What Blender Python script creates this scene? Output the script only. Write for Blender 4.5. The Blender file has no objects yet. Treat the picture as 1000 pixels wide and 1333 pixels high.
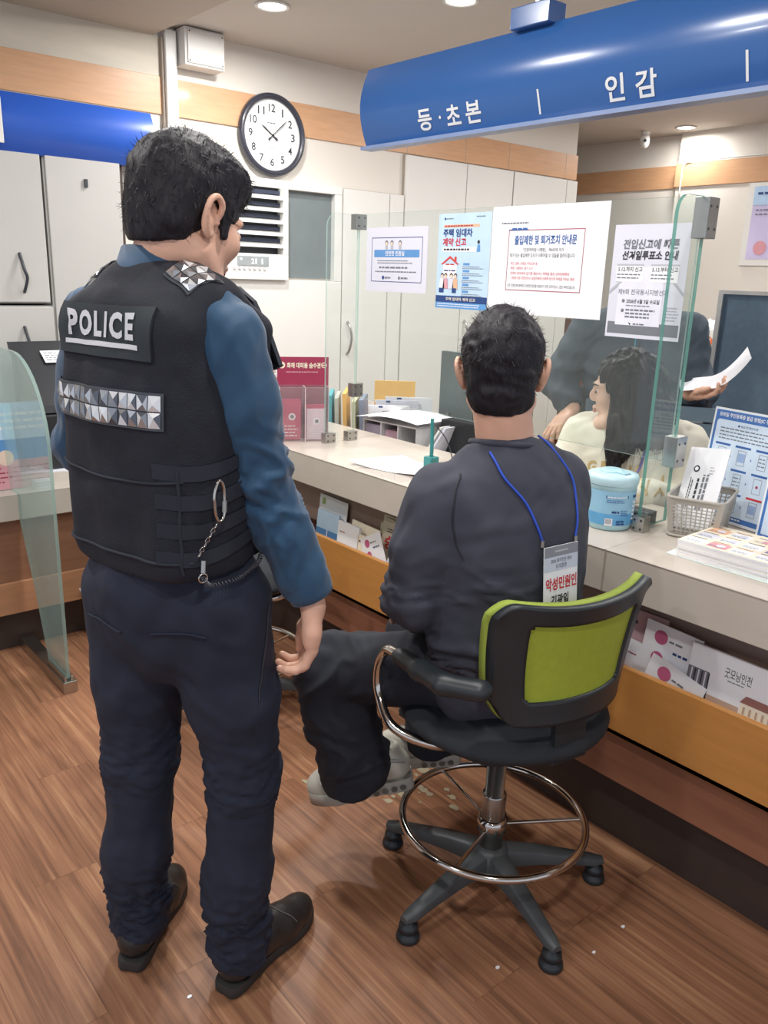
import bpy, bmesh, math, random
import numpy as np
from mathutils import Vector, Matrix
from mathutils.bvhtree import BVHTree
random.seed(7); np.random.seed(7)
SC = bpy.context.scene
COL = SC.collection
rad = math.radians
def V(*a): return np.array(a, float)
def unit(v):
    v = np.array(v, float); n = np.linalg.norm(v); return v / n if n > 1e-9 else v
def fr(az):
    a = rad(az); return V(math.cos(a), -math.sin(a), 0), V(math.sin(a), math.cos(a), 0)
UP = V(0, 0, 1)

# ---------------------------------------------------------------- materials
def lin(c):
    return tuple(((x / 255) / 12.92 if x / 255 <= 0.04045 else (((x / 255) + 0.055) / 1.055) ** 2.4) for x in c) + (1,)
MATS = {}
def M(name, rgb=(200, 200, 200), rough=.55, metal=0, var=.05, scale=18, bump=0, bscale=None, emit=0, alpha=1, coat=0, stretch=None, spec=.5, sheen=0):
    if name in MATS: return MATS[name]
    m = bpy.data.materials.new(name); m.use_nodes = True; MATS[name] = m
    nt = m.node_tree; b = nt.nodes['Principled BSDF']
    b.inputs['Roughness'].default_value = rough; b.inputs['Metallic'].default_value = metal
    b.inputs['Specular IOR Level'].default_value = spec
    b.inputs['Alpha'].default_value = alpha
    if coat: b.inputs['Coat Weight'].default_value = coat; b.inputs['Coat Roughness'].default_value = .08
    if sheen: b.inputs['Sheen Weight'].default_value = sheen
    tc = nt.nodes.new('ShaderNodeTexCoord'); mp = nt.nodes.new('ShaderNodeMapping')
    nt.links.new(tc.outputs['Object'], mp.inputs['Vector'])
    if stretch: mp.inputs['Scale'].default_value = stretch
    n = nt.nodes.new('ShaderNodeTexNoise'); n.inputs['Scale'].default_value = scale; n.inputs['Detail'].default_value = 5
    nt.links.new(mp.outputs['Vector'], n.inputs['Vector'])
    r = nt.nodes.new('ShaderNodeMapRange'); r.inputs['From Min'].default_value = .3; r.inputs['From Max'].default_value = .7
    r.inputs['To Min'].default_value = 1 - var; r.inputs['To Max'].default_value = 1 + var
    nt.links.new(n.outputs['Fac'], r.inputs['Value'])
    vm = nt.nodes.new('ShaderNodeVectorMath'); vm.operation = 'SCALE'; vm.inputs[0].default_value = lin(rgb)[:3]
    nt.links.new(r.outputs['Result'], vm.inputs['Scale']); nt.links.new(vm.outputs['Vector'], b.inputs['Base Color'])
    if emit:
        b.inputs['Emission Color'].default_value = lin(rgb); b.inputs['Emission Strength'].default_value = emit
    if bump:
        n2 = nt.nodes.new('ShaderNodeTexNoise'); n2.inputs['Scale'].default_value = bscale or scale; n2.inputs['Detail'].default_value = 6
        nt.links.new(mp.outputs['Vector'], n2.inputs['Vector'])
        bp = nt.nodes.new('ShaderNodeBump'); bp.inputs['Strength'].default_value = bump; bp.inputs['Distance'].default_value = .01
        nt.links.new(n2.outputs['Fac'], bp.inputs['Height']); nt.links.new(bp.outputs['Normal'], b.inputs['Normal'])
    return m
def glass_mat(name, tint=(.93, .97, .955), haze=.06, hazecol=(215, 228, 225), gloss=1.0):
    m = bpy.data.materials.new(name); m.use_nodes = True; MATS[name] = m
    nt = m.node_tree; nt.nodes.clear()
    o = nt.nodes.new('ShaderNodeOutputMaterial')
    t = nt.nodes.new('ShaderNodeBsdfTransparent'); t.inputs[0].default_value = tint + (1,)
    d = nt.nodes.new('ShaderNodeBsdfDiffuse'); d.inputs[0].default_value = lin(hazecol)
    tl = nt.nodes.new('ShaderNodeBsdfTranslucent'); tl.inputs[0].default_value = lin(hazecol)
    ad = nt.nodes.new('ShaderNodeMixShader'); ad.inputs[0].default_value = .5
    nt.links.new(d.outputs[0], ad.inputs[1]); nt.links.new(tl.outputs[0], ad.inputs[2])
    n = nt.nodes.new('ShaderNodeTexNoise'); n.inputs['Scale'].default_value = 3
    mr = nt.nodes.new('ShaderNodeMapRange'); mr.inputs['To Min'].default_value = haze * .75; mr.inputs['To Max'].default_value = haze * 1.25
    nt.links.new(n.outputs['Fac'], mr.inputs['Value'])
    m1 = nt.nodes.new('ShaderNodeMixShader'); nt.links.new(mr.outputs[0], m1.inputs[0])
    nt.links.new(t.outputs[0], m1.inputs[1]); nt.links.new(ad.outputs[0], m1.inputs[2])
    g = nt.nodes.new('ShaderNodeBsdfGlossy'); g.inputs['Roughness'].default_value = .02
    ge = nt.nodes.new('ShaderNodeNewGeometry'); dt = nt.nodes.new('ShaderNodeVectorMath'); dt.operation = 'DOT_PRODUCT'
    nt.links.new(ge.outputs['Incoming'], dt.inputs[0]); nt.links.new(ge.outputs['Normal'], dt.inputs[1])
    def mth(op, a, b=None):
        q = nt.nodes.new('ShaderNodeMath'); q.operation = op
        for i, x in enumerate((a, b)):
            if x is None: continue
            if isinstance(x, (int, float)): q.inputs[i].default_value = x
            else: nt.links.new(x, q.inputs[i])
        return q.outputs[0]
    sch = mth('ADD', .03, mth('MULTIPLY', .9, mth('POWER', mth('SUBTRACT', 1.0, mth('ABSOLUTE', dt.outputs['Value'])), 5.0)))
    mu = nt.nodes.new('ShaderNodeMath'); mu.operation = 'MULTIPLY'; mu.inputs[1].default_value = gloss
    nt.links.new(sch, mu.inputs[0])
    m2 = nt.nodes.new('ShaderNodeMixShader'); nt.links.new(mu.outputs[0], m2.inputs[0])
    nt.links.new(m1.outputs[0], m2.inputs[1]); nt.links.new(g.outputs[0], m2.inputs[2]); nt.links.new(m2.outputs[0], o.inputs[0])
    return m
GLASS = glass_mat('clear_glass', (.955, .978, .968), .032, (222, 232, 230))
PLEX = glass_mat('clear_acrylic', (.96, .96, .96), .10, (235, 225, 228))
FROST = glass_mat('frosted_glass', (.78, .88, .86), .27, (200, 222, 218), 1.2)
GEDGE = glass_mat('glass_edge_green', (.35, .62, .55), .75, (105, 160, 148), 1)
GEDGE2 = glass_mat('glass_edge_pale', (.7, .85, .8), .5, (190, 215, 208), 1)
def wood_floor():
    m = bpy.data.materials.new('floor_planks'); m.use_nodes = True
    nt = m.node_tree; b = nt.nodes['Principled BSDF']; L = nt.links.new
    tc = nt.nodes.new('ShaderNodeTexCoord')
    mp = nt.nodes.new('ShaderNodeMapping'); mp.inputs['Rotation'].default_value = (0, 0, rad(90)); L(tc.outputs['Object'], mp.inputs['Vector'])
    br = nt.nodes.new('ShaderNodeTexBrick'); br.inputs['Scale'].default_value = 1; br.inputs['Brick Width'].default_value = .92
    br.inputs['Row Height'].default_value = .155; br.inputs['Mortar Size'].default_value = .0012; br.inputs['Bias'].default_value = 0
    br.inputs['Color1'].default_value = (0, 0, 0, 1); br.inputs['Color2'].default_value = (1, 1, 1, 1); br.inputs['Mortar'].default_value = (.5, .5, .5, 1)
    L(mp.outputs[0], br.inputs['Vector'])
    mp2 = nt.nodes.new('ShaderNodeMapping'); mp2.inputs['Scale'].default_value = (58, 1.9, 1); L(tc.outputs['Object'], mp2.inputs['Vector'])
    ad = nt.nodes.new('ShaderNodeVectorMath'); ad.operation = 'ADD'; sc = nt.nodes.new('ShaderNodeVectorMath'); sc.operation = 'SCALE'; sc.inputs['Scale'].default_value = 9
    L(br.outputs['Color'], sc.inputs[0]); L(mp2.outputs[0], ad.inputs[0]); L(sc.outputs[0], ad.inputs[1])
    n = nt.nodes.new('ShaderNodeTexNoise'); n.inputs['Scale'].default_value = 1; n.inputs['Detail'].default_value = 8; n.inputs['Roughness'].default_value = .62; n.inputs['Distortion'].default_value = .6
    L(ad.outputs[0], n.inputs['Vector'])
    cr = nt.nodes.new('ShaderNodeValToRGB'); e = cr.color_ramp.elements
    e[0].position = .28; e[0].color = lin((100, 68, 50)); e[1].position = .74; e[1].color = lin((184, 140, 104))
    x = e.new(.45); x.color = lin((136, 93, 68)); x = e.new(.57); x.color = lin((154, 108, 79))
    L(n.outputs['Fac'], cr.inputs[0])
    n3 = nt.nodes.new('ShaderNodeTexNoise'); n3.inputs['Scale'].default_value = 1.3; n3.inputs['Detail'].default_value = 3; L(tc.outputs['Object'], n3.inputs['Vector'])
    mr = nt.nodes.new('ShaderNodeMapRange'); mr.inputs['From Min'].default_value = .3; mr.inputs['From Max'].default_value = .7; mr.inputs['To Min'].default_value = .82; mr.inputs['To Max'].default_value = 1.14
    L(n3.outputs['Fac'], mr.inputs['Value'])
    mx = nt.nodes.new('ShaderNodeVectorMath'); mx.operation = 'SCALE'; L(cr.outputs[0], mx.inputs[0]); L(mr.outputs[0], mx.inputs['Scale'])
    # plank tone
    hs = nt.nodes.new('ShaderNodeHueSaturation'); L(mx.outputs[0], hs.inputs['Color'])
    mr2 = nt.nodes.new('ShaderNodeMapRange'); mr2.inputs['To Min'].default_value = .93; mr2.inputs['To Max'].default_value = 1.06
    sp = nt.nodes.new('ShaderNodeSeparateColor'); L(br.outputs['Color'], sp.inputs[0]); L(sp.outputs[0], mr2.inputs['Value']); L(mr2.outputs[0], hs.inputs['Value'])
    mo = nt.nodes.new('ShaderNodeMix'); mo.data_type = 'RGBA'; mo.blend_type = 'MULTIPLY'; L(br.outputs['Fac'], mo.inputs[0]); L(hs.outputs[0], mo.inputs[6]); mo.inputs[7].default_value = (.72, .68, .66, 1)
    L(mo.outputs[2], b.inputs['Base Color'])
    b.inputs['Roughness'].default_value = .42; b.inputs['Specular IOR Level'].default_value = .35
    bp = nt.nodes.new('ShaderNodeBump'); bp.inputs['Strength'].default_value = .12; bp.inputs['Distance'].default_value = .004; L(n.outputs['Fac'], bp.inputs['Height']); L(bp.outputs[0], b.inputs['Normal'])
    return m
def wood_panel(name, rgb, stretch, dark=.82):
    m = M(name, rgb, rough=.4, var=1 - dark, scale=6, stretch=stretch, coat=.15)
    return m
def hair_mat(name, rgb=(27, 25, 30)):
    return M(name, rgb, rough=.55, var=.3, scale=160, stretch=(1, 1, .25), bump=.2, bscale=200, spec=.25)

# ---------------------------------------------------------------- mesh builder
class MB:
    def __init__(s): s.v = []; s.f = []; s.m = []; s.sm = []; s.mats = []; s.n = 0
    def mi(s, mat):
        if mat not in s.mats: s.mats.append(mat)
        return s.mats.index(mat)
    def add(s, verts, faces, mat, smooth=False):
        verts = np.asarray(verts, float).reshape(-1, 3); k = s.n; i = s.mi(mat)
        s.v.append(verts); s.n += len(verts)
        for f in faces: s.f.append(tuple(int(q) + k for q in f)); s.m.append(i); s.sm.append(smooth)
        return s
    def box(s, lo, hi, mat, R=None, o=None):
        lo = np.array(lo, float); hi = np.array(hi, float)
        v = np.array([[(lo, hi)[a][0], (lo, hi)[b][1], (lo, hi)[c][2]] for a in (0, 1) for b in (0, 1) for c in (0, 1)])
        if R is not None: v = v @ np.array(R).T
        if o is not None: v = v + np.array(o)
        return s.add(v, [(0, 1, 3, 2), (4, 6, 7, 5), (0, 4, 5, 1), (2, 3, 7, 6), (0, 2, 6, 4), (1, 5, 7, 3)], mat)
    def quad(s, a, b, c, d, mat): return s.add([a, b, c, d], [(0, 1, 2, 3)], mat)
    def prism(s, pts, dirv, mat, mat_side=None, smooth=False):  # closed 3d polygon extruded by dirv
        p = np.array(pts, float); n = len(p); q = p + np.array(dirv, float)
        s.add(np.vstack([p, q]), [tuple(range(n - 1, -1, -1)), tuple(range(n, 2 * n))], mat)
        s.add(np.vstack([p, q]), [(i, (i + 1) % n, (i + 1) % n + n, i + n) for i in range(n)], mat_side or mat, smooth)
        return s
    def tube(s, path, r, mat, n=10, closed=False, caps=True, smooth=True):
        P = np.array(path, float); N = len(P); rs = np.full(N, r, float) if np.isscalar(r) else np.array(r, float)
        T = np.array([unit((P[(i + 1) % N] if (closed or i < N - 1) else P[i]) - (P[i - 1] if (closed or i > 0) else P[i])) for i in range(N)])
        a = V(0, 0, 1) if abs(T[0][2]) < .9 else V(1, 0, 0); u = unit(np.cross(T[0], a)); vs = []
        for i in range(N):
            u = unit(u - T[i] * (u @ T[i])); w = np.cross(T[i], u)
            for k in range(n):
                t = 2 * math.pi * k / n; vs.append(P[i] + rs[i] * (u * math.cos(t) + w * math.sin(t)))
        fs = []
        for i in range(N if closed else N - 1):
            j = (i + 1) % N
            for k in range(n): fs.append((i * n + k, i * n + (k + 1) % n, j * n + (k + 1) % n, j * n + k))
        s.add(vs, fs, mat, smooth)
        if caps and not closed:
            s.add(vs[:n], [tuple(range(n - 1, -1, -1))], mat); s.add(vs[-n:], [tuple(range(n))], mat)
        return s
    def lathe(s, prof, mat, o=(0, 0, 0), n=32, R=None, smooth=True, a0=0, a1=360):
        full = abs(a1 - a0) >= 360; k = n if full else n + 1; vs = []
        for r, z in prof:
            for i in range(k):
                t = rad(a0 + (a1 - a0) * i / n); vs.append((r * math.cos(t), r * math.sin(t), z))
        vs = np.array(vs)
        if R is not None: vs = vs @ np.array(R).T
        vs = vs + np.array(o, float); fs = []
        for j in range(len(prof) - 1):
            for i in range(n): fs.append((j * k + i, j * k + (i + 1) % k, (j + 1) * k + (i + 1) % k, (j + 1) * k + i))
        return s.add(vs, fs, mat, smooth)
    def disc(s, c, r, nrm, mat, n=32, r2=None):
        nrm = unit(nrm); a = V(0, 0, 1) if abs(nrm[2]) < .9 else V(1, 0, 0); u = unit(np.cross(a, nrm)); w = np.cross(nrm, u)
        r2 = r2 or r
        return s.add([np.array(c) + r * u * math.cos(2 * math.pi * k / n) + r2 * w * math.sin(2 * math.pi * k / n) for k in range(n)], [tuple(range(n))], mat)
    def mesh(s, name):
        me = bpy.data.meshes.new(name); v = np.vstack(s.v) if s.v else np.zeros((0, 3))
        me.from_pydata([tuple(x) for x in v], [], s.f)
        for m in s.mats: me.materials.append(m)
        me.polygons.foreach_set('material_index', s.m); me.polygons.foreach_set('use_smooth', s.sm); me.update()
        return me
    def build(s, name, parent=None, loc=None, bevel=0, **tags):
        """loc: world origin of the object; vertices are given in world space"""
        me = s.mesh(name); o = bpy.data.objects.new(name, me); COL.objects.link(o)
        if loc is None and parent is not None: loc = parent['_o']
        if loc is None:
            v = np.vstack(s.v); loc = ((v[:, 0].min() + v[:, 0].max()) / 2, (v[:, 1].min() + v[:, 1].max()) / 2, v[:, 2].min())
        me.transform(Matrix.Translation(-Vector(loc)))
        o['_o'] = tuple(float(q) for q in loc)
        if parent is not None: o.parent = parent; o.location = Vector(loc) - Vector(parent['_o'])
        else: o.location = loc
        if bevel:
            b = o.modifiers.new('bevel', 'BEVEL'); b.width = bevel; b.segments = 2; b.limit_method = 'ANGLE'
        for k, v_ in tags.items(): o[k] = v_
        return o
def thing(name, label, cat, loc, group=None):
    o = bpy.data.objects.new(name, None); COL.objects.link(o); o.location = loc; o.empty_display_size = .05
    o['_o'] = tuple(float(q) for q in loc); o['label'] = label; o['category'] = cat
    if group: o['group'] = group
    return o
def tag(o, label, cat, group=None):
    o['label'] = label; o['category'] = cat
    if group: o['group'] = group
    return o
def cr(pts, n=8, closed=False):  # catmull-rom
    P = np.array(pts, float); N = len(P); out = []
    for i in range(N if closed else N - 1):
        p1, p2 = P[i], P[(i + 1) % N]; p0 = P[i - 1] if (closed or i > 0) else 2 * p1 - p2
        p3 = P[(i + 2) % N] if (closed or i < N - 2) else 2 * p2 - p1
        for k in range(n):
            t = k / n; out.append(.5 * (2 * p1 + (p2 - p0) * t + (2 * p0 - 5 * p1 + 4 * p2 - p3) * t * t + (3 * p1 - p0 - 3 * p2 + p3) * t ** 3))
    if not closed: out.append(P[-1])
    return np.array(out)
_tc = {}
def text_geo(st, bold=0., ext=0.):
    key = (st, bold, ext)
    if key in _tc: return _tc[key]
    cu = bpy.data.curves.new('tmp', 'FONT'); cu.body = st; cu.size = 1; cu.offset = bold; cu.extrude = ext; cu.resolution_u = 3
    o = bpy.data.objects.new('tmp', cu); COL.objects.link(o)
    dg = bpy.context.evaluated_depsgraph_get(); dg.update()
    me = bpy.data.meshes.new_from_object(o.evaluated_get(dg))
    v = np.array([tuple(x.co) for x in me.vertices]); f = [tuple(p.vertices) for p in me.polygons]
    bpy.data.objects.remove(o); bpy.data.curves.remove(cu); bpy.data.meshes.remove(me)
    if len(v) == 0: v = np.zeros((1, 3)); f = []
    _tc[key] = (v, f); return _tc[key]
class Board:
    """flat printed things: O lower-left corner, U right, V up, N towards the reader"""
    def __init__(s, mb, O, U, Vv, w=None, h=None):
        s.mb = mb; s.O = np.array(O, float); s.U = unit(U); s.V = unit(Vv); s.N = np.cross(s.U, s.V); s.k = 0
    def p(s, x, y, l=0): return s.O + s.U * x + s.V * y + s.N * l
    def sheet(s, w, h, mat, t=.0008):
        s.mb.prism([s.p(0, 0, -t), s.p(w, 0, -t), s.p(w, h, -t), s.p(0, h, -t)], s.N * t, mat); s.w = w; s.h = h; return s
    def rect(s, x0, y0, x1, y1, mat, l=.0005):
        s.mb.quad(s.p(x0, y0, l), s.p(x1, y0, l), s.p(x1, y1, l), s.p(x0, y1, l), mat); return s
    def poly(s, pts, mat, l=.0007): s.mb.add([s.p(x, y, l) for x, y in pts], [tuple(range(len(pts)))], mat); return s
    def circ(s, x, y, r, mat, l=.0008, ry=None, n=20):
        return s.poly([(x + r * math.cos(2 * math.pi * k / n), y + (ry or r) * math.sin(2 * math.pi * k / n)) for k in range(n)], mat, l)
    def frame(s, x0, y0, x1, y1, t, mat, l=.0006):
        s.rect(x0, y0, x1, y0 + t, mat, l); s.rect(x0, y1 - t, x1, y1, mat, l); s.rect(x0, y0 + t, x0 + t, y1 - t, mat, l); s.rect(x1 - t, y0 + t, x1, y1 - t, mat, l); return s
    def text(s, x0, y0, x1, y1, st, mat, bold=0., l=.001, slant=0, ext=0.):
        v, f = text_geo(st, bold); lo = v.min(0); hi = v.max(0); d = np.maximum(hi - lo, 1e-6)
        q = (v - lo) / d; Y = q[:, 1] * (y1 - y0); X = x0 + q[:, 0] * (x1 - x0) + Y * slant
        s.mb.add(s.O + X[:, None] * s.U + (y0 + Y)[:, None] * s.V + s.N * l, f, mat); return s
    def lines(s, x0, y0, x1, y1, n, mat, th=.35, l=.0009):  # illegible small print, drawn as broken strokes
        dy = (y1 - y0) / n; rr = random.Random(int(abs(x0 * 1e4) + n * 7))
        for i in range(n):
            x = x0; y = y1 - dy * (i + .5); end = x1 - rr.random() * (x1 - x0) * .25
            while x < end:
                w = rr.uniform(.6, 1.8) * dy; s.rect(x, y - dy * th / 2, min(x + w, end), y + dy * th / 2, mat, l); x += w + dy * .28
        return s

# ---------------------------------------------------------------- implicit surfaces for people
def rndnoise(P, scale, seed=0, n=7, warp=.5):
    rs = np.random.RandomState(seed); out = np.zeros(len(P)); Q = P * scale
    W = np.stack([np.sin(Q @ unit(rs.randn(3)) * 1.7 + rs.rand() * 6) for _ in range(3)], 1) * warp; Q = Q + W
    for i in range(n):
        d = unit(rs.randn(3)); out += np.sin(Q @ d * (2 + 3 * rs.rand()) + rs.rand() * 6.28)
    return out / n ** .5
class SDF:
    def __init__(s): s.ops = []
    def chain(s, pts, k=.02, flat=None, sc=1., pw=None, cut=False):
        """pts: [(point, radius)...]; flat: direction along which the section is scaled by sc"""
        for (a, ra), (b, rb) in zip(pts[:-1], pts[1:]):
            s.ops.append(('cap', np.array(a, float), np.array(b, float), ra, rb, k, None if flat is None else unit(flat), sc, cut))
        return s
    def ell(s, c, r, R=None, k=.02, cut=False):
        s.ops.append(('ell', np.array(c, float), np.array(r, float), None if R is None else np.array(R), k, cut)); return s
    def plane(s, p, n, c=None, rr=None, k=.0):
        s.ops.append(('pl', np.array(p, float), unit(n), None if c is None else np.array(c, float), rr)); return s
    def mesh(s, vox, disp=None, smooth=1, inflate=0.):
        lo = np.full(3, 1e9); hi = -lo
        for o in s.ops:
            if o[0] == 'cap' and not o[8]:
                r = max(o[3], o[4]) * max(1, o[7]); lo = np.minimum(lo, np.minimum(o[1], o[2]) - r); hi = np.maximum(hi, np.maximum(o[1], o[2]) + r)
            if o[0] == 'ell' and not o[5]:
                r = o[2].max(); lo = np.minimum(lo, o[1] - r); hi = np.maximum(hi, o[1] + r)
        lo -= .03 + inflate; hi += .03 + inflate; dim = np.ceil((hi - lo) / vox).astype(int) + 1
        ax = [lo[i] + vox * np.arange(dim[i]) for i in range(3)]
        F = np.full(dim, .2, np.float32)
        for o in s.ops:
            if o[0] == 'pl':
                _, p, n, c, rr = o
                if c is None: sl = tuple(slice(0, d) for d in dim)
                else:
                    i0 = np.clip(((c - rr - lo) / vox).astype(int), 0, dim); i1 = np.clip(((c + rr - lo) / vox).astype(int) + 2, 0, dim); sl = tuple(slice(a, b) for a, b in zip(i0, i1))
                X, Y, Z = np.meshgrid(ax[0][sl[0]], ax[1][sl[1]], ax[2][sl[2]], indexing='ij')
                d = (X - p[0]) * n[0] + (Y - p[1]) * n[1] + (Z - p[2]) * n[2]
                if c is not None:
                    inside = (X - c[0]) ** 2 + (Y - c[1]) ** 2 + (Z - c[2]) ** 2 < rr * rr; d = np.where(inside, d, -1)
                F[sl] = np.maximum(F[sl], d); continue
            if o[0] == 'cap': _, a, b, ra, rb, k, fl, sc, cut = o; r = max(ra, rb) * max(1, sc) + k + 2 * vox + .01; b0 = np.minimum(a, b) - r; b1 = np.maximum(a, b) + r
            else: _, c, rv, R, k, cut = o; r = rv.max() + k + 2 * vox + .01; b0 = c - r; b1 = c + r
            i0 = np.clip(((b0 - lo) / vox).astype(int), 0, dim); i1 = np.clip(((b1 - lo) / vox).astype(int) + 2, 0, dim)
            if (i1 <= i0).any(): continue
            sl = tuple(slice(p, q) for p, q in zip(i0, i1))
            X, Y, Z = np.meshgrid(ax[0][sl[0]], ax[1][sl[1]], ax[2][sl[2]], indexing='ij')
            P = np.stack([X, Y, Z], -1)
            if o[0] == 'cap':
                ab = b - a; L2 = max(ab @ ab, 1e-9); t = np.clip(((P - a) @ ab) / L2, 0, 1); q = P - a - t[..., None] * ab
                if fl is not None: q = q + (q @ fl)[..., None] * fl * (1 / sc - 1)
                rr_ = ra + (rb - ra) * t; d = np.linalg.norm(q, axis=-1) - rr_
                if fl is not None and sc < 1: d = d * (.5 + .5 * sc)
            else:
                q = P - c
                if R is not None: q = q @ R
                k0 = np.linalg.norm(q / rv, axis=-1); k1 = np.linalg.norm(q / rv ** 2, axis=-1); d = k0 * (k0 - 1) / np.maximum(k1, 1e-6)
            f = F[sl]
            if cut:
                h = np.clip(.5 - .5 * (f + d) / max(k, 1e-6), 0, 1); F[sl] = f * (1 - h) + (-d) * h + k * h * (1 - h)
            else:
                h = np.clip(.5 + .5 * (f - d) / max(k, 1e-6), 0, 1); F[sl] = f * (1 - h) + d * h - k * h * (1 - h)
        F -= inflate
        v, f = nets(F); v = v * vox + lo
        for _ in range(smooth): v = lap(v, f)
        if disp is not None:
            nr = vnorm(v, f); v = v + nr * disp(v)[:, None]
        return v, f
def nets(F):
    S = F < 0; nx, ny, nz = F.shape
    c = np.zeros((nx - 1, ny - 1, nz - 1), np.uint8)
    for a in (0, 1):
        for b in (0, 1):
            for d in (0, 1): c += S[a:nx - 1 + a, b:ny - 1 + b, d:nz - 1 + d]
    cells = np.argwhere((c > 0) & (c < 8)); idx = -np.ones(c.shape, int); idx[tuple(cells.T)] = np.arange(len(cells))
    acc = np.zeros((len(cells), 3)); cnt = np.zeros(len(cells)); i, j, k = cells.T
    for ax in range(3):
        o1, o2 = [q for q in range(3) if q != ax]
        for a in (0, 1):
            for b in (0, 1):
                st = [0, 0, 0]; st[o1] = a; st[o2] = b; en = list(st); en[ax] = 1
                f0 = F[i + st[0], j + st[1], k + st[2]]; f1 = F[i + en[0], j + en[1], k + en[2]]
                m = (f0 < 0) != (f1 < 0); t = np.where(m, f0 / np.where(m, f0 - f1, 1), 0)
                p = np.zeros((len(cells), 3)); p[:, o1] = a; p[:, o2] = b; p[:, ax] = t
                acc[m] += p[m]; cnt[m] += 1
    v = cells + acc / cnt[:, None]; faces = []
    for ax in range(3):
        o1, o2 = [(1, 2), (2, 0), (0, 1)][ax]
        sl0 = [slice(None)] * 3; sl1 = [slice(None)] * 3; sl0[ax] = slice(0, -1); sl1[ax] = slice(1, None)
        A = S[tuple(sl0)]; B = S[tuple(sl1)]
        for sign in (0, 1):
            m = (A & ~B) if sign == 0 else (~A & B)
            e = np.argwhere(m); e = e[(e[:, o1] > 0) & (e[:, o2] > 0) & (e[:, o1] < c.shape[o1]) & (e[:, o2] < c.shape[o2])]
            if not len(e): continue
            q = []
            for da, db in ((1, 1), (0, 1), (0, 0), (1, 0)):
                g = e.copy(); g[:, o1] -= da; g[:, o2] -= db; q.append(idx[tuple(g.T)])
            q = np.stack(q, 1)
            if sign: q = q[:, ::-1]
            faces.append(q)
    f = np.vstack(faces); return v, f[(f >= 0).all(1)]
def lap(v, f):
    s = np.zeros_like(v); c = np.zeros(len(v))
    for a in range(4):
        for b in (1, 3):
            np.add.at(s, f[:, a], v[f[:, (a + b) % 4]]); np.add.at(c, f[:, a], 1)
    return v * .5 + .5 * s / np.maximum(c, 1)[:, None]
def vnorm(v, f):
    fn = np.cross(v[f[:, 2]] - v[f[:, 0]], v[f[:, 3]] - v[f[:, 1]]); n = np.zeros_like(v)
    for a in range(4): np.add.at(n, f[:, a], fn)
    return n / np.maximum(np.linalg.norm(n, axis=1), 1e-12)[:, None]
def bvh(v, f): return BVHTree.FromPolygons([tuple(x) for x in v], [tuple(int(q) for q in x) for x in f])
def conform(tree, pts, direction, lift=.003, back=.25):
    """lays points onto a surface along a direction, returns lifted points"""
    out = []; d = Vector(unit(direction))
    for p in pts:
        o = Vector(p) - d * back; h = tree.ray_cast(o, d, .8)
        if h[0] is None: h = tree.find_nearest(Vector(p))
        n = h[1]; n = -n if n.dot(d) > 0 else n
        out.append(np.array(h[0] + n * lift))
    return np.array(out)
def folds(seed, amp, scale, stretch=(1, 1, 1), extra=None):
    S_ = np.array(stretch)
    def g(v):
        d = amp * .6 * rndnoise(v * S_, scale, seed) + amp * .35 * rndnoise(v * S_, scale * 2.6, seed + 5)
        if extra is not None: d = d + extra(v)
        return d
    return g
AMB = .78; LP = .82; EXPO = 0.0; GAM = 1.06
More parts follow.
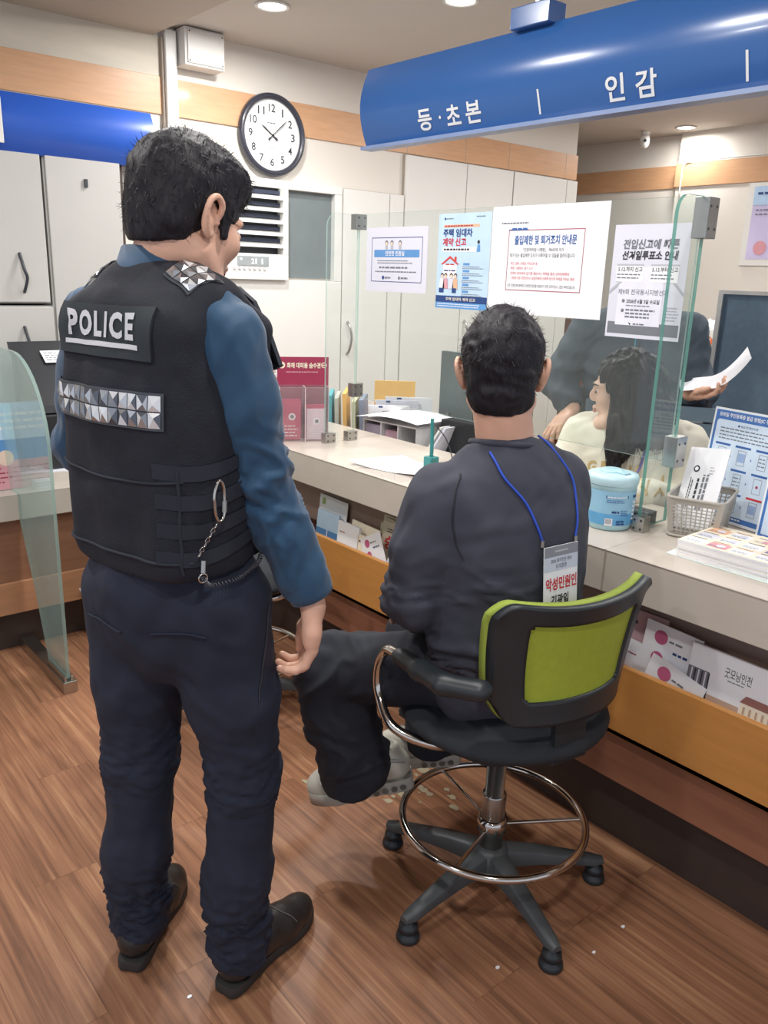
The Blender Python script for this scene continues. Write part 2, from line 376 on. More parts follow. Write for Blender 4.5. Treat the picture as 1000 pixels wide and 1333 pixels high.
# ---------------------------------------------------------------- people helpers
class HF:
    """head frame: origin between the ears; x right, y forward, z up"""
    def __init__(s, c, az, pitch=0, roll=0, sc=1.):
        r, f = fr(az); p = rad(pitch)
        f2 = f * math.cos(p) + UP * math.sin(p); u2 = -f * math.sin(p) + UP * math.cos(p)
        q = rad(roll); r2 = r * math.cos(q) + u2 * math.sin(q); u3 = np.cross(r2, f2)
        s.c = np.array(c, float); s.r, s.f, s.u = unit(r2), unit(f2), unit(u3); s.sc = sc; s.R = np.stack([s.r, s.f, s.u], 1)
    def __call__(s, x, y, z): return s.c + s.sc * (s.r * x + s.f * y + s.u * z)
    def d(s, x, y, z): return s.r * x + s.f * y + s.u * z
def head_sdf(S, H, female=False, eyes=True):
    k = H.sc; E = lambda c, r, kk=.02, cut=False: S.ell(H(*c), np.array(r) * k, H.R, kk * k, cut)
    C = lambda pts, kk=.012, cut=False: S.chain([(H(*p), r * k) for p, r in pts], kk * k, cut=cut)
    E((0, -.012, .032), (.074, .096, .084)); E((0, .032, -.03), (.062, .06, .078), .03)
    j = .9 if female else 1
    for sx in (-1, 1):
        C([((sx * .056 * j, .0, -.055), .017), ((sx * .035 * j, .055, -.098), .016), ((sx * .008, .078, -.108), .018)], .025)
        E((sx * .038, .066, -.022), (.024, .022, .022), .02)       # cheeks
        C([((sx * .016, .09, .022), .008), ((sx * .045, .078, .02), .007)], .012)  # brow ridge
        E((sx * .031, .094, .0), (.014, .009, .009), .012, True)   # eye socket
        E((sx * .031, .0855, .0), (.012, .009, .0085), .004)       # lids
        # ear
        e = H.R @ np.array([[math.cos(.35 * sx), -math.sin(.35 * sx), 0], [math.sin(.35 * sx), math.cos(.35 * sx), 0], [0, 0, 1]])
        S.ell(H(sx * .078, -.012, -.004), V(.007, .018, .030) * k, e, .008 * k)
        ring = [(sx * .082, .006, .004), (sx * .088, .002, .022), (sx * .092, -.014, .030), (sx * .094, -.027, .020), (sx * .091, -.028, .0), (sx * .084, -.018, -.019), (sx * .077, -.006, -.030), (sx * .074, .003, -.024)]
        S.chain([(H(*p), r * k) for p, r in zip([V(*q) for q in cr(ring, 3)], [.0046] * 99)], .004 * k)
        S.ell(H(sx * .089, -.008, .004), V(.006, .009, .014) * k, e, .004 * k, True)
        S.ell(H(sx * .079, .006, -.006), V(.005, .004, .006) * k, e, .004 * k)
    C([((0, .092, .012), .0065), ((0, .1015, -.010), .0075), ((0, .1075 if not female else .1045, -.021), .0095 if not female else .0075)], .012)
    for sx in (-1, 1): C([((sx * .010, .100, -.026), .0065), ((sx * .013, .097, -.024), .0055)], .008)
    C([((-.02, .086, -.058), .004), ((-.008, .096, -.0535), .0055), ((.008, .096, -.0535), .0055), ((.02, .086, -.058), .004)], .006)
    C([((-.016, .087, -.062), .004), ((0, .095, -.0655), .0065), ((.016, .087, -.062), .004)], .006)
    C([((-.02, .094, -.0595), .0015), ((.02, .094, -.0595), .0015)], .002, True)
    return S
def face_parts(mb_owner, H, person, closed=False):
    k = H.sc; W = M('eye_white', (225, 222, 218), .15, var=.01); I = M('eye_iris', (40, 26, 20), .1)
    e = MB()
    for sx in (-1, 1):
        c = H(sx * .031, .0835, .0); r = .0105 * k
        for (r0, cc, m) in ((r, c, W), (.0062 * k, c + H.d(-.002, .0062, 0) * k, I)):
            e.lathe([(r0 * math.sin(t), -r0 * math.cos(t)) for t in np.linspace(0.01, math.pi - .01, 9)], m, cc, 14)
    e.build('eyes', person)
    b = MB(); bm = M('brow_hair', (38, 30, 30), .6)
    for sx in (-1, 1):
        b.tube(np.array([H(sx * x, y, z) for x, y, z in ((.014, .099, .020), (.03, .097, .026), (.048, .083, .022))]), [.0022 * k, .003 * k, .0012 * k], bm, 6)
    b.build('eyebrows', person)
    l = MB(); lm = M('lips', (176, 108, 100), .45)
    l.tube(cr([H(-.019, .0895, -.058), H(-.008, .1005, -.0545), H(0, .1005, -.0555), H(.008, .1005, -.0545), H(.019, .0895, -.058)], 4), .0025 * k, lm, 6)
    l.tube(cr([H(-.016, .0905, -.062), H(0, .1, -.0655), H(.016, .0905, -.062)], 5), .0032 * k, lm, 6)
    l.build('lips', person)
def hand_sdf(S, W, d, n, s, curls=(.5, .55, .6, .65), thumb=.4, spread=1., sc=1., base=.0, tip_r=.0068):
    """W wrist, d finger direction, n way the palm faces, s thumb side"""
    d = unit(d); n = unit(n - d * (np.array(n) @ d)); s_ = unit(np.cross(d, n)); s_ = s_ if s_ @ np.array(s) > 0 else -s_
    offs = (.031, .0105, -.0105, -.030); ml = (.086, .089, .085, .078); fl = ((.040, .025, .020), (.044, .028, .021), (.041, .026, .020), (.032, .020, .018))
    for o, m_ in zip(offs, ml):
        S.chain([(W + s_ * o * .45 * sc, .017 * sc), (W + (d * m_ * .55 + s_ * o * .85) * sc, .0150 * sc), (W + (d * m_ + s_ * o) * sc, .0115 * sc)], .014 * sc, flat=n, sc=.85)
    S.chain([(W + (d * .012 + s_ * .02) * sc, .014 * sc), (W + (d * .05 + s_ * .034 + n * .010) * sc, .014 * sc)], .014 * sc)
    S.chain([(W + (d * .02 - s_ * .02 + n * .004) * sc, .014 * sc), (W + (d * .06 - s_ * .026 + n * .004) * sc, .013 * sc)], .014 * sc)
    for o, m_, ls, c in zip(offs, ml, fl, curls):
        p = W + (d * m_ + s_ * o) * sc; a = base + c * .55; pts = [(p, .0105 * sc)]; rr = (.0092, .0085, tip_r)
        for L_, r, ac in zip(ls, rr, (1., 1., .7)):
            dd = unit(d * math.cos(a) + n * math.sin(a) + s_ * o * spread * 3); p = p + dd * L_ * sc; pts.append((p, r * sc)); a += c * ac
        S.chain(pts, .0035 * sc)
    t0 = W + (d * .028 + s_ * .030 + n * .006) * sc
    t1 = t0 + (d * .030 + s_ * .022 * (1 - thumb * .6) + n * (.010 + .016 * thumb)) * sc
    t2 = t1 + (d * .028 + s_ * .008 * (1 - 2 * thumb) + n * .012 * thumb) * sc; t3 = t2 + (d * .022 - s_ * .006 * thumb + n * .006 * thumb) * sc
    S.chain([(t0, .0145 * sc), (t1, .0115 * sc), (t2, .0105 * sc), (t3, .0078 * sc)], .006 * sc)
    return d, n, s_
def nails(H_, *a): pass
def strands(mb, v, nrm, mask_fn, flow_fn, n, L, w, mat, lift=.15, seed=0, seg=4, droop=0.):
    rs = np.random.RandomState(seed); ids = rs.choice(len(v), min(n * 4, len(v) * 3), replace=True); k = 0
    for i in ids:
        if k >= n: break
        p = v[i] + rs.randn(3) * .001
        if not mask_fn(p): continue
        fl = flow_fn(p); N_ = nrm[i]; t = unit(fl - N_ * (fl @ N_) + rs.randn(3) * .10); l = L * rs.uniform(.6, 1.3); sd = unit(np.cross(t, N_)); pts = []
        q = p.copy(); dv = unit(t + N_ * lift * rs.rand())
        for j in range(seg + 1):
            pts.append(q.copy()); q = q + dv * l / seg; dv = unit(dv - N_ * lift * .5 / seg * 2 + V(0, 0, -1) * droop)
        ww = [w * (1 - .85 * (j / seg) ** 1.5) for j in range(seg + 1)]; vs = []
        for a, b in zip(pts, ww): vs += [a - sd * b, a + sd * b]
        mb.add(vs, [(2 * j, 2 * j + 1, 2 * j + 3, 2 * j + 2) for j in range(seg)], mat, True); k += 1
def shoe_geo(person, heel, toe, mats, name='shoe', style='dress', zr=0.):
    """heel/toe: points under the sole"""
    heel = np.array(heel, float); toe = np.array(toe, float); L = np.linalg.norm(toe - heel); f = unit(toe - heel)
    r = unit(np.cross(f, UP)); u = np.cross(r, f)
    P = lambda x, y, z: heel + r * x + f * (y * L) + u * z
    up, so, ac = mats; S = SDF(); th = .026 if style == 'dress' else .034
    S.chain([(P(0, .13, th + .028), .036), (P(0, .42, th + .032), .038), (P(.003, .62, th + .020), .043), (P(.004, .80, th + .012), .041)], .02)
    S.chain([(P(0, .90, th + .008), .030)] * 2, .02)
    S.chain([(P(0, .15, th + .04), .036), (P(0, .19, th + .07), .036)], .02); S.chain([(P(0, .22, th + .05), .034), (P(0, .52, th + .035), .03)], .02)
    S.ell(P(0, .20, th + .108), (.026, .034, .03), np.stack([r, f, u], 1), .006, True)
    S.plane(P(0, 0, th - .004), -u)
    v, fc = S.mesh(.0042, None, 2); m = MB(); m.add(v, fc, up, True)
    if style == 'dress':
        for yy, zz in ((.44, .072), (.50, .066), (.56, .060)):
            m.tube(cr([P(-.02, yy, th + zz - .012), P(0, yy + .01, th + zz - .003), P(.02, yy, th + zz - .012)], 4), .0022, ac, 6)
        tr = bvh(v, fc); st = [P(-.045, .66, .1), P(-.02, .6, .1), P(0, .585, .1), P(.02, .6, .1), P(.045, .66, .1)]
        m.tube(cr(conform(tr, cr(st, 3), -u, .0012), 2), .0012, ac, 5)
    else:
        tr = bvh(v, fc); g = M('shoe_grey', (150, 150, 146), .6); w = M('shoe_pale', (205, 202, 194), .55)
        for sx in (-1, 1):
            for pts, rr, mm in (([(.06, .30, .03), (.06, .36, .055), (.06, .45, .07)], .006, w), ([(.06, .45, .03), (.06, .5, .05), (.06, .56, .062)], .006, g), ([(.06, .62, .022), (.06, .72, .032), (.06, .85, .03)], .007, w), ([(.06, .05, .05), (.06, .16, .065), (.06, .28, .06)], .006, g)):
                q = [P(sx * a, b, th + c) for a, b, c in pts]; m.tube(cr(conform(tr, cr(q, 3), -r * sx, .001), 2), rr * .8, mm, 6)
        for yy, zz in ((.40, .085), (.46, .078), (.52, .07), (.58, .062)): m.tube(cr([P(-.026, yy, th + zz - .016), P(0, yy + .01, th + zz - .002), P(.026, yy, th + zz - .016)], 4), .003, w, 6)
    sh = m.build(name, person)
    # sole outline
    hw = [(0, .0), (.022, .0), (.034, .06), (.036, .2), (.033, .4), (.041, .6), (.046, .74), (.040, .88), (.022, .985), (0, 1.0)]
    if style != 'dress': hw = [(x * 1.12, y) for x, y in hw]
    rt = [(x, y) for x, y in hw]; lf = [(-x * .95, y) for x, y in hw[::-1][1:-1]]; out = cr([(x, y, 0) for x, y in rt + lf], 4, True)
    s = MB(); n = len(out); rows = [(.93, 0), (1, .005), (1, th - .004), (.96, th + .001)]; vs = []
    for q, z in rows:
        for x, y, _ in out: vs.append(P(x * q, .5 + (y - .5) * (1 - (1 - q) * .25), z + (max(0, y - .75) * .06 if z < .004 else 0)))
    fs = [(a * n + i, a * n + (i + 1) % n, (a + 1) * n + (i + 1) % n, (a + 1) * n + i) for a in range(3) for i in range(n)]
    s.add(vs, fs, so, True); s.add(vs[:n], [tuple(range(n - 1, -1, -1))], so); s.add(vs[-n:], [tuple(range(n))], so)
    if style != 'dress':
        dk = M('shoe_window', (92, 90, 84), .4)
        for sx in (-1, 1):
            for i in range(4):
                c = P(sx * (.0385 + .002 * i), .10 + i * .085, .017); s.disc(c + r * sx * .0035, .0085, unit(r * sx * .95 - f * .08), dk, 14, .0075)
    s.build('sole', sh)
    return sh
# ---------------------------------------------------------------- palette
WHITE = M('cabinet_white', (226, 225, 220), .45, var=.015, scale=3)
WALLW = M('wall_cream', (222, 216, 206), .7, var=.02, scale=2)
CEIL = M('ceiling_paint', (196, 190, 182), .8, var=.02, scale=2)
SOFF = M('soffit_beige', (176, 166, 152), .75, var=.05, scale=1.5, stretch=(1, .3, 1))
BAND = wood_panel('beech_band', (206, 158, 118), (1, 1, 9), .93)
ORANGE = wood_panel('orange_beech', (186, 126, 62), (8, 1, 8), .93)
BROWN = wood_panel('brown_wood', (142, 92, 68), (8, 1, 8), .88)
BROWNX = wood_panel('brown_wood_across', (124, 86, 64), (1, 8, 8), .88)
LBROWN = wood_panel('pale_brown_wood', (162, 116, 84), (1, 8, 8), .9)
KICK = M('kick_black', (60, 47, 41), .6, var=.1)
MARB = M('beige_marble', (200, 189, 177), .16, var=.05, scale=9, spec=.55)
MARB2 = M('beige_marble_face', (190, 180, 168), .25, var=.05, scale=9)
GROUT = M('grout', (160, 148, 134), .8)
GREYD = M('grey_laminate', (186, 184, 180), .5, var=.03, scale=2)
BLACKP = M('black_plastic', (32, 34, 38), .42, var=.1)
DARKP = M('dark_plastic', (48, 52, 58), .5, var=.08)
CHROME = M('chrome', (205, 200, 192), .12, 1, var=.02)
STEEL = M('brushed_steel', (178, 178, 174), .3, 1, var=.05)
BLUE = M('sign_blue', (44, 88, 150), .22, var=.03, scale=2, coat=.12)
BLUEL = M('sign_blue_bright', (36, 84, 184), .3, var=.03, scale=2)
SILV = M('sign_lettering', (218, 220, 222), .4, var=.02)
PAPER = M('white_paper', (236, 236, 240), .75, var=.012, scale=4)
PAPG = M('grey_paper', (214, 214, 226), .75, var=.015, scale=4)
INK = M('ink_black', (44, 46, 52), .7); INKG = M('ink_grey', (112, 116, 124), .7); INKL = M('ink_pale_grey', (176, 178, 186), .7)
INKB = M('ink_blue', (46, 92, 160), .7); INKN = M('ink_navy', (30, 62, 120), .7); INKR = M('ink_red', (196, 44, 52), .7); INKM = M('ink_maroon', (158, 52, 70), .7)
SKYB = M('print_sky', (186, 212, 236), .7); MIDB = M('print_blue', (88, 142, 200), .7); ORP = M('print_orange', (226, 176, 140), .7)
PINK = M('print_pink', (214, 150, 160), .7); ROSE = M('print_rose', (190, 84, 110), .7); SKINP = M('print_skin', (236, 206, 186), .7); CREAMP = M('print_cream', (238, 226, 202), .7)
GREENP = M('print_green', (150, 178, 110), .7); TEALP = M('print_teal', (80, 160, 170), .7); REDP = M('print_red', (206, 58, 48), .7)
SKIN = M('skin_warm', (222, 172, 146), .48, var=.05, scale=30, bump=.06, bscale=220)
SKIN2 = M('skin_pale', (232, 190, 168), .48, var=.04, scale=30, bump=.05, bscale=220)
HAIR = hair_mat('hair_black'); HAIR2 = M('hair_soft_black', (30, 28, 31), rough=.5, var=.35, scale=90, stretch=(1, 1, .12), spec=.3)
def struct(o): o['kind'] = 'structure'; return o
XF, XB, ZC = 1.70, 2.19, .857          # main counter: front face, back edge, top
YL, ZL = 3.18, .66                      # left counter
YW, XR, ZT = 4.20, 6.30, 2.65           # back wall, right wall, ceiling
# ---------------------------------------------------------------- shell
struct(MB().add([(-2.5, -2.5, 0), (8, -2.5, 0), (8, 8, 0), (-2.5, 8, 0)], [(0, 1, 2, 3)], wood_floor()).build('floor', loc=(0, 0, 0)))
struct(MB().box((1.99, -2.5, ZT), (8, 8, ZT + .1), CEIL).build('ceiling'))
struct(MB().box((-2.5, -2.5, ZT - .05), (1.99, YW, ZT + .1), SOFF).build('ceiling'))
struct(MB().box((-2.5, YW, 0), (5.38, YW + .12, ZT), WALLW).build('wall_back'))
m = MB(); m.box((5.26, YW + .12, 0), (5.38, 7.5, ZT), WALLW); struct(m.build('wall_corridor'))
m = MB(); m.box((XR, 3.85, 0), (XR + .15, 7.5, ZT), WALLW); m.box((XR - .08, -2.5, 0), (XR + .15, 3.85, ZT), WALLW); struct(m.build('wall_right'))
struct(MB().box((4, 7.5, 0), (8, 7.6, ZT), WALLW).build('wall_corridor'))
# beech bands
def band(lo, hi, seams, ax):
    b = MB(); b.box(lo, hi, BAND)
    for s in seams:
        if ax == 0: b.box((s - .002, lo[1] - .001, lo[2]), (s + .002, lo[1] + .001, hi[2]), GROUT)
    return struct(b.build('trim_1', bevel=.002))
band((-2.5, YW - .012, 2.248), (2.035, YW, 2.42), (), 0); band((2.10, YW - .012, 2.248), (5.39, YW, 2.42), (3.67, 4.19, 4.62, 5.25), 0)
o = band((XR - .012, 3.85, 2.252), (XR, 7.5, 2.424), (), 1); o = band((XR - .095, -2.5, 2.252), (XR - .08, 3.86, 2.424), (), 1)
struct(MB().box((XR - .012, 4.0, 0), (XR, 7.5, 1.175), BROWN).box((XR - .014, 4.0, .86), (XR - .012, 7.5, .866), KICK).box((XR - .014, 4.0, .52), (XR - .012, 7.5, .526), KICK).build('trim_2'))
struct(MB().box((2.035, YW - .05, 0), (2.095, YW, ZT - .02), WHITE).box((2.022, YW - .03, 0), (2.035, YW, ZT - .05), GROUT).build('trim_3', bevel=.004))
# upper left wall panel, mottled laminate
struct(MB().box((-2.5, YW - .006, 2.42), (2.022, YW, 2.6), M('mottled_laminate', (206, 198, 180), .55, var=.12, scale=4, stretch=(.4, 1, 2))).build('trim_4'))
# ---------------------------------------------------------------- built-in cabinets on the back wall
def cabinet(x0, x1, z0, z1, doors, label, handle=None, mat=WHITE, depth=.03, hz=(1.02, 1.22), group=None, base=0.):
    t = thing('storage_cabinet', label, 'cabinet', ((x0 + x1) / 2, YW - depth, base), group)
    MB().box((x0, YW - depth + .012, z0), (x1, YW - .002, z1), GROUT).build('carcass', t)
    for i, (a, b) in enumerate(doors):
        d = MB().box((a + .004, YW - depth - .008, z0 + .004), (b - .004, YW - depth + .012, z1 - .004), mat).build('door', t, loc=(a, YW - depth, z0), bevel=.002)
        if handle and handle[i] is not None:
            hx = handle[i]; h = MB(); p = [(hx, YW - depth - .008, hz[0]), (hx, YW - depth - .035, hz[0] + .03), (hx + .008, YW - depth - .045, (hz[0] + hz[1]) / 2), (hx, YW - depth - .035, hz[1] - .03), (hx, YW - depth - .008, hz[1])]
            h.tube(cr(p, 5), .008, STEEL, 8)
            ho = h.build('handle', d, loc=(hx, YW - depth, hz[0]))
    return t
G = 'white cupboards along the back wall'
cabinet(3.15, 3.64, 0, 2.0, [(3.15, 3.52), (3.52, 3.64)], 'narrow white cupboard with a curved metal handle, right of the air conditioner', [3.20, None])
cabinet(3.645, 4.655, 0, 2.24, [(3.645, 4.19), (4.19, 4.655)], 'tall white two-door cupboard with a curved handle behind the glass screen', [None, 4.235])
cabinet(4.66, 5.38, 0, 2.24, [(4.66, 5.25), (5.25, 5.38)], 'tall white cupboard at the right end of the back wall beside the corridor', [None, None])
# left grey lockers
def locker(x0, x1, zb, zt, label, hx, hz, dark=False):
    t = thing('grey_locker', label, 'locker', ((x0 + x1) / 2, YW - .2, zb))
    MB().box((x0, YW - .2, zb), (x1, YW - .002, zt), GREYD).build('carcass', t)
    d = MB().box((x0 + .006, YW - .222, zb + .006), (x1 - .006, YW - .2, zt - .006), GREYD).build('door', t, loc=(x0, YW - .21, zb), bevel=.003)
    if hx: MB().tube(cr([(hx, YW - .225, hz), (hx + .01, YW - .25, hz + .06), (hx, YW - .25, hz + .1), (hx - .008, YW - .225, hz + .17)], 5), .007, DARKP, 8).build('handle', d, loc=(hx, YW - .22, hz))
    return d
locker(.6, 1.335, 1.33, 2.02, 'upper grey locker door at the far left edge under the blue sign', 1.215, 1.38)
locker(.6, 1.345, 0, 1.32, 'lower grey locker at the far left behind the frosted glass divider', 1.21, 1.06)
LK = locker(1.345, 1.70, .0, 2.02, 'wide plain grey locker door left of the police officer', None, 0)
struct(MB().box((1.70, YW - .2, 0), (1.715, YW, 2.02), KICK).box((1.72, YW - .13, 0), (2.02, YW, 2.02), WALLW).build('trim_5'))
MB().box((1.52, YW - .232, 1.85), (1.535, YW - .222, 1.885), DARKP).build('lock', LK)
# ---------------------------------------------------------------- air conditioner and its dark recess
t = thing('air_conditioner', 'white air conditioner with open louvres and small digital display in the wall', 'air conditioner', (2.55, YW - .05, 1.3))
m = MB(); y = YW - .05
for lo, hi in (((2.14, 1.955), (3.14, 2.0)), ((3.085, 1.46), (3.14, 1.955)), ((2.14, .45), (3.14, 1.46)), ((2.10, .45), (2.14, 2.0))):
    m.box((lo[0], y, lo[1]), (hi[0], YW, hi[1]), WHITE)
m.build('front_frame', t, bevel=.004)
MB().box((2.16, y - .03, 1.46), (2.735, YW - .002, 1.60), WHITE).box((2.16, YW - .02, 1.6), (2.735, YW - .002, 1.955), DARKP).box((2.70, y - .03, 1.6), (2.735, YW, 1.955), WHITE).build('body', t, bevel=.003)
for i in range(5):
    z = 1.635 + i * .064
    MB().add([(2.16, y - .035, z), (2.70, y - .035, z), (2.70, y + .02, z + .022), (2.16, y + .02, z + .022), (2.16, y - .035, z + .007), (2.70, y - .035, z + .007), (2.70, y + .02, z + .029), (2.16, y + .02, z + .029)], [(0, 3, 2, 1), (4, 5, 6, 7), (0, 1, 5, 4), (2, 3, 7, 6), (1, 2, 6, 5), (0, 4, 7, 3)], WHITE).build('louvre', t)
    MB().box((2.16, y + .005, z + .03), (2.70, y + .03, z + .05), M('louvre_gap', (38, 46, 66), .5)).build('inner_vane', t)
d = MB().box((2.40, y - .034, 1.535), (2.60, y - .029, 1.585), M('lcd_grey', (150, 158, 160), .3)).build('display', t)
LG = M('lcd_lit', (250, 252, 255), .4, emit=.8)
for xa, xb, s_ in ((.085, .103, '2'), (.112, .118, '1'), (.152, .158, '1')): b = Board(MB(), (2.40, y - .035, 1.535), (1, 0, 0), UP); b.text(xa, .009, xb, .038, s_, LG, .02); b.mb.build('lcd_digit', d)
b = Board(MB(), (2.40, y - .035, 1.535), (1, 0, 0), UP); b.circ(.02, .034, .006, LG)
for i in range(7): b.circ(-.02 + i * .032, -.014, .009, INKL); b.circ(-.02 + i * .032, -.014, .006, WHITE, .0012)
b.mb.build('control_dots', d)
MB().box((2.735, YW - .012, 1.475), (3.085, YW - .002, 1.96), M('recess_grey', (112, 122, 124), .35, var=.04)).build('dark_panel', t)
# ---------------------------------------------------------------- clock
cx, cz, rr_ = 2.662, 2.228, .213; y = YW - .012
t = thing('wall_clock', 'round black-rimmed wall clock with black numerals showing eight past ten', 'clock', (cx, y, cz - rr_))
RX = np.array([[1, 0, 0], [0, 0, -1], [0, 1, 0]]).T  # lathe z -> -y
RX = np.array([[1, 0, 0], [0, 0, -1.], [0, 1, 0]])
MB().lathe([(rr_ * .86, .0), (rr_ * .98, .0), (rr_, .012), (rr_ * .985, .03), (rr_ * .93, .042), (rr_ * .86, .032), (rr_ * .845, .02)], M('clock_rim', (44, 46, 58), .3, coat=.3), (cx, y, cz), 64, RX).build('rim', t)
fo = MB().disc((cx, y - .014, cz), rr_ * .87, (0, -1, 0), M('clock_face', (232, 234, 234), .5, var=.01), 64).build('dial', t)
for h in range(1, 13):
    b = Board(MB(), (cx, y - .0145, cz), (1, 0, 0), UP)
    a = rad(90 - 30 * h); x, z = .137 * math.cos(a), .137 * math.sin(a); w = .0125 if h < 10 else .021; w = .0042 if h == 1 else w
    b.text(x - w, z - .020, x + w, z + .020, str(h), INK, .012); b.mb.build('numeral', fo)
b = Board(MB(), (cx, y - .0145, cz), (1, 0, 0), UP)
b.lines(-.03, .055, .03, .067, 1, INKG, .5); b.lines(-.012, -.07, .012, -.062, 1, INKG, .4)
b.mb.build('dial_print', fo)
def hand(ang, L, w, name, l):
    m = MB(); a = rad(90 - ang); d = V(math.cos(a), 0, math.sin(a)); s = V(-d[2], 0, d[0]); c = V(cx, y - l, cz)
    m.prism([c - d * .04 - s * w, c - d * .03 - s * w * 2, c - d * .01 - s * w * .6, c + d * L * .75 - s * w, c + d * L, c + d * L * .75 + s * w, c - d * .01 + s * w * .6, c - d * .03 + s * w * 2, c - d * .04 + s * w], (0, -.002, 0), INK)
    m.lathe([(.006, 0), (.006, .003), (0, .0035)], INK, c, 12, RX); m.build(name, t)
hand(304, .085, .0035, 'hour_hand', .020); hand(48, .125, .0028, 'minute_hand', .025)
# ---------------------------------------------------------------- junction box, detector, downlights, cable
t = thing('junction_box', 'square white metal box high on the wall above the clock', 'electrical box', (2.22, YW - .1, 2.475))
MB().box((2.105, YW - .115, 2.475), (2.325, YW - .006, 2.645), WHITE).build('box_body', t, bevel=.004)
l = MB().box((2.118, YW - .125, 2.485), (2.318, YW - .115, 2.635), WHITE).build('lid', t, bevel=.003)
for a, b_ in ((2.128, 2.495), (2.308, 2.495), (2.128, 2.625), (2.308, 2.625)): MB().disc((a, YW - .1255, b_), .004, (0, -1, 0), DARKP, 10).build('screw', l)
LAMP = M('lamp_glow', (255, 252, 245), .5, emit=14)
def downlight(x, y, z, label, watt=0):
    t = thing('downlight', label, 'ceiling light', (x, y, z - .01), 'recessed downlights')
    MB().lathe([(.062, 0), (.078, 0), (.08, -.006), (.066, -.01), (.060, -.002)], WHITE, (x, y, z), 32).build('trim_ring', t)
    MB().disc((x, y, z - .004), .061, (0, 0, -1), LAMP).build('diffuser', t)
for x, y, z, lb in ((6.02, 3.70, ZT, 'glowing round downlight in the far right ceiling near the detector'), (2.25, 3.52, ZT, 'bright round downlight on the ceiling above the wall clock'), (2.78, 2.86, ZT, 'bright round downlight at the top edge left of the big blue sign')):
    downlight(x, y, z, lb)
for y in (2.5, 1.7, .9): downlight(1.15, y, ZT - .05, 'round downlight in the low ceiling over the customer side')
t = thing('motion_detector', 'small white motion detector hanging from the far ceiling', 'sensor', (5.98, 4.02, 2.53))
MB().lathe([(.0, 0), (.032, 0), (.034, -.02), (.02, -.03), (0, -.03)], WHITE, (5.98, 4.02, ZT), 20).build('mount', t)
MB().lathe([(0, -.125), (.022, -.12), (.034, -.10), (.037, -.06), (.030, -.03), (.0, -.022)], WHITE, (5.98, 4.02, ZT), 20).build('housing', t)
MB().disc((5.945, 3.995, ZT - .075), .012, (-.8, -.6, 0), DARKP, 16).build('lens', t)
tag(MB().tube(cr([(XR - .1, 3.80, 2.20), (XR - .1, 3.80, 2.30), (XR - .1, 3.79, 2.40), (XR - .1, 3.72, 2.432), (XR - .1, 3.4, 2.436), (XR - .1, 2.6, 2.44), (XR - .1, 1.5, 2.445)], 6), .006, WHITE, 6).build('wall_cable'), 'thin white cable running along the top of the beech band on the right wall', 'cable')
# ---------------------------------------------------------------- blue signs
def arc_sign(p0, p1, out, z0, z1, bulge, mat):
    m = MB(); n = 14; p0 = np.array(p0, float); p1 = np.array(p1, float); out = np.array(out, float); pr_ = []
    for i in range(n + 1):
        t = i / n; z = z0 + (z1 - z0) * t; pr_.append((bulge * math.sin(math.pi * (.08 + .84 * t)) - bulge * math.sin(math.pi * .08), z))
    a = [p0 + out * q + UP * z for q, z in pr_]; b = [p1 + out * q + UP * z for q, z in pr_]
    m.add(a + b, [(i, i + 1, n + 2 + i, n + 1 + i) for i in range(n)], mat, True)
    ba = [p0 - out * .05 + UP * z0, p0 - out * .05 + UP * z1]; bb = [p1 - out * .05 + UP * z0, p1 - out * .05 + UP * z1]
    m.add(a + ba[::-1], [tuple(range(len(a) + 2))], mat); m.add(b + bb[::-1], [tuple(range(len(b) + 1, -1, -1))], mat)
    m.add([ba[0], ba[1], bb[1], bb[0]], [(0, 1, 2, 3)], mat); m.add([a[0], ba[0], bb[0], b[0]], [(0, 1, 2, 3)], mat); m.add([a[-1], ba[1], bb[1], b[-1]], [(3, 2, 1, 0)], mat)
    return m
t = thing('hanging_sign', 'long curved dark blue hanging sign with white Korean lettering over the counter', 'sign', (2.12, 1.2, 1.975))
arc_sign((2.12, 2.655, 0), (2.12, -.1, 0), (-1, 0, 0), 1.970, 2.240, .050, BLUE).build('sign_face', t)
MB().box((2.085, -.1, 1.958), (2.14, 2.65, 1.970), M('sign_rail', (120, 138, 176), .35)).build('bottom_rail', t)
MB().box((2.085, 1.775, 2.235), (2.165, 1.925, 2.295), BLUE).build('bracket', t, bevel=.003)
MB().tube([(2.125, 1.85, 2.29), (2.125, 1.85, ZT)], .009, STEEL, 10).build('rod', t)
def on_sign(pts):  # push flat lettering out to the bulging face
    out = []
    for p in pts:
        tt = (p[2] - 1.970) / .270; q = .050 * math.sin(math.pi * (.08 + .84 * tt)) - .050 * math.sin(math.pi * .08); out.append((2.12 - q - .0025, p[1], p[2]))
    return out
for y0, y1, z0, z1, st in ((2.338, 2.268, 1.995, 2.060, '등'), (2.232, 2.222, 2.022, 2.031, '·'), (2.196, 2.130, 1.998, 2.058, '초'), (2.105, 2.036, 1.995, 2.058, '본'), (1.555, 1.494, 1.992, 2.058, '인'), (1.458, 1.392, 1.990, 2.056, '감')):
    m = MB(); b = Board(m, (2.06, 2.6, 0), (0, -1, 0), UP)
    if st == '·': b.circ(2.6 - y0 + .005, 2.027, .005, SILV)
    else: b.text(2.6 - y0, z0, 2.6 - y1, z1, st, SILV, .02)
    m.v = [np.array(on_sign(v)) for v in m.v]; m.build('raised_letter', t)
for y in (1.80, 1.147):
    m = MB(); b = Board(m, (2.06, 2.6, 0), (0, -1, 0), UP); b.rect(2.6 - y, 1.990, 2.6 - y + .007, 2.056, SILV)
    m.v = [np.array(on_sign(v)) for v in m.v]; m.build('divider_bar', t)
